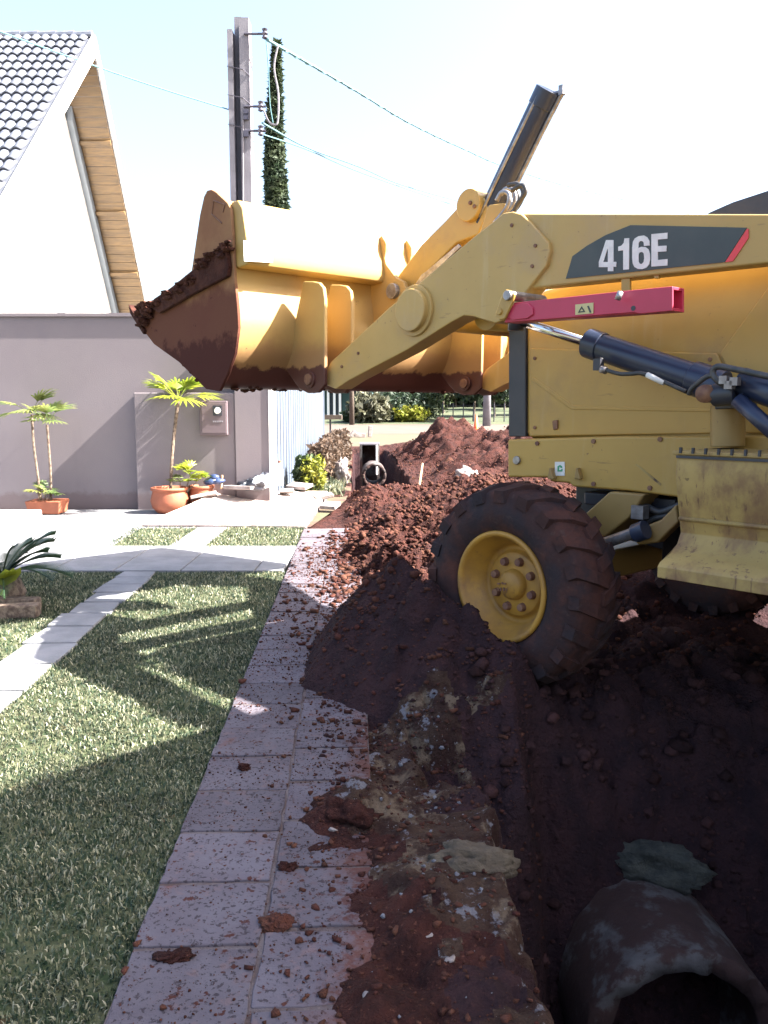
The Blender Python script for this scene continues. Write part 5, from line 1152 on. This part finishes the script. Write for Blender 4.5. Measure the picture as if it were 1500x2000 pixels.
MB().tube(curve([lp_(1250,1030,.5), lp_(1280,1012,.5), lp_(1330,1005,.5)], 5), .013, 8).out('hydraulic_hose', M['hose'], MC, True, False)
MB().box(lp_(1250, 1000, .45), (.06, .05, .06)).out('valve_fitting', M['steel'], MC, False, False)
bev(MB().box((-1.85, -QC - .08, .78), (2.9, 1.0, .42)).out('belly_frame', M['grease'], MC, False, False), .02)  # box added to keep sun off the ground under the machine
bev(MB().box((-1.30, -(2*QC - .22), .56), (1.5, .48, .90)).out('fuel_tank', M['grease'], MC, False, False), .03)  # unseen tank, added and sized to block sun from the far side
# bolts and weld beads
for x, y in ((1000,440),(1046,480),(1040,520),(700,690),(668,716)): a_ = S(x, y, AQ); disc('arm_bolt', a_[0], a_[1], AQ - .006, AQ, .009, M['nut'], AR, 8, 0)
wb = [S(x, y, AQ) for x, y in ((1024,430),(1062,474),(1065,490),(1060,516),(1012,580))]
MB().tube([(f, -(AQ + .016), z) for f, z in curve(wb, 5)], .006, 6).out('weld_bead', M['armpaint'], AR, True, False)
for x, y in ((1050,866),(1160,862),(1290,858),(1160,945),(1270,953)): a_ = S(x, y, skq); disc('bolt', a_[0], a_[1], skq - .008, skq, .011, M['nut'], SK, 8, 0)
for x, y in ((1048,700),(1048,835),(1390,702),(1425,838)): a_ = S(x, y, HQ); disc('bolt', a_[0], a_[1], HQ - .018, HQ - .012, .009, M['nut'], HO, 8, 0)
# ---- wheels
def wheel(f, q, z, rad, wid, side, nl=22, rr=.255):
    s = -1 if side < 0 else 1                   # side -1: outer face toward low q (near side)
    def Q(x): return -(q + (x if side < 0 else wid - x))
    k = rad / .5
    prof = [(.03, rr), (.0, rr + .04), (-.012, rr + .10 * k), (.005, rad - .075), (.035, rad - .032), (wid * .5, rad - .02), (wid - .035, rad - .032), (wid - .005, rad - .075), (wid + .01, rr + .1 * k), (wid, rr + .04), (wid - .03, rr)]
    prof = curve([(a_, b_) for a_, b_ in prof], 3)
    W = MB().lathe([(Q(a_) , b_) for a_, b_ in [(p[0], p[1]) for p in prof]], (f, 0, z), 'y', 56).out('wheel', M['rubber'], MC, True, False)
    lug_v = None
    for i in range(nl):
        for h_ in (0, 1):
            a0_ = (i + .5 * h_) * 2 * math.pi / nl; pts_t = []
            for (x, da) in ((-.008, .0), (wid * .30, .09), (wid * .56, .16)):
                xx = x if not h_ else wid - x; a1_ = a0_ + da
                for dr_, w2 in ((rad - .045 - (.04 if x < 0 else 0), .038), (rad - .002 - (.03 if x < 0 else 0), .028)):
                    for sg in (-1, 1):
                        ar = a1_ + sg * w2 / rad; pts_t.append((f + dr_ * math.cos(ar), Q(xx), z + dr_ * math.sin(ar)))
            Fl = []
            for s_ in (0, 1):
                o0 = s_ * 4; Fl += [(o0, o0+1, o0+5, o0+4), (o0+2, o0+6, o0+7, o0+3), (o0, o0+4, o0+6, o0+2), (o0+1, o0+3, o0+7, o0+5)]
            Fl += [(0, 2, 3, 1), (8, 9, 11, 10)]
            MB().add(pts_t, Fl).out('tread_lug', M['rubber'], W, False, False)
    # rim
    rp = [(.028, rr + .012), (.008, rr + .016), (.0, rr + .008), (.002, rr - .004), (.014, rr - .014), (.035, rr - .018), (.045, rr - .030), (.075, rr - .036), (.085, rr - .050), (.13, rr - .056), (.14, rr - .070), (.136, rr - .086), (.118, rr - .092), (.112, rr - .10), (.112, .07), (.112, 0)]
    RM = MB().lathe([(Q(a_), b_) for a_, b_ in rp], (f, 0, z), 'y', 48).out('rim', M['rim'], W, True, False)
    smooth_ang(MB().lathe([(Q(.114), .072), (Q(.085), .068), (Q(.078), .060), (Q(.075), .0585), (Q(.075), 0)], (f, 0, z), 'y', 32).out('hub_cap', M['rim'], W, False, False))
    for i in range(8):
        a_ = i * math.pi / 4 + .3; c = (f + .112 * math.cos(a_), z + .112 * math.sin(a_))
        bev(MB().tube([(c[0], Q(.115), c[1]), (c[0], Q(.088), c[1])], [.022, .017], 10).out('wheel_nut', M['nut'], W, False, False), .003)
    MB().lathe([(Q(.03), rr), (Q(.28), rr)], (f, 0, z), 'y', 40).out('rim_barrel', M['nut'], W, False, False)
    return W
W1 = wheel(0, -.01, WZ, .472, .30, -1, 20, .242); W1['label'] = 'muddy near front wheel with yellow rim'
W2 = wheel(0, 2*QC - .29, WZ, .472, .30, 1, 20); W2['label'] = 'far front wheel'
for q, sd_ in ((.0, -1), (2*QC - .42, 1)): wheel(-3.15, q, .72, .70, .42, sd_, 22, .36)['label'] = 'large rear wheel'
# hub stamp
for dx, dy, w_, h_ in ((-8,-7,6,3),(-1,-8,3,4),(4,-7,5,3),(-9,4,2,7),(-4,4,3,7),(2,4,3,7),(7,5,2,6)):
    flat('hub_stamp', [(982+dx-w_/2, 1147+dy-h_/2),(982+dx+w_/2, 1147+dy-h_/2),(982+dx+w_/2, 1147+dy+h_/2),(982+dx-w_/2, 1147+dy+h_/2)], -.01 + .072, M['nut'], W1, th=.001)
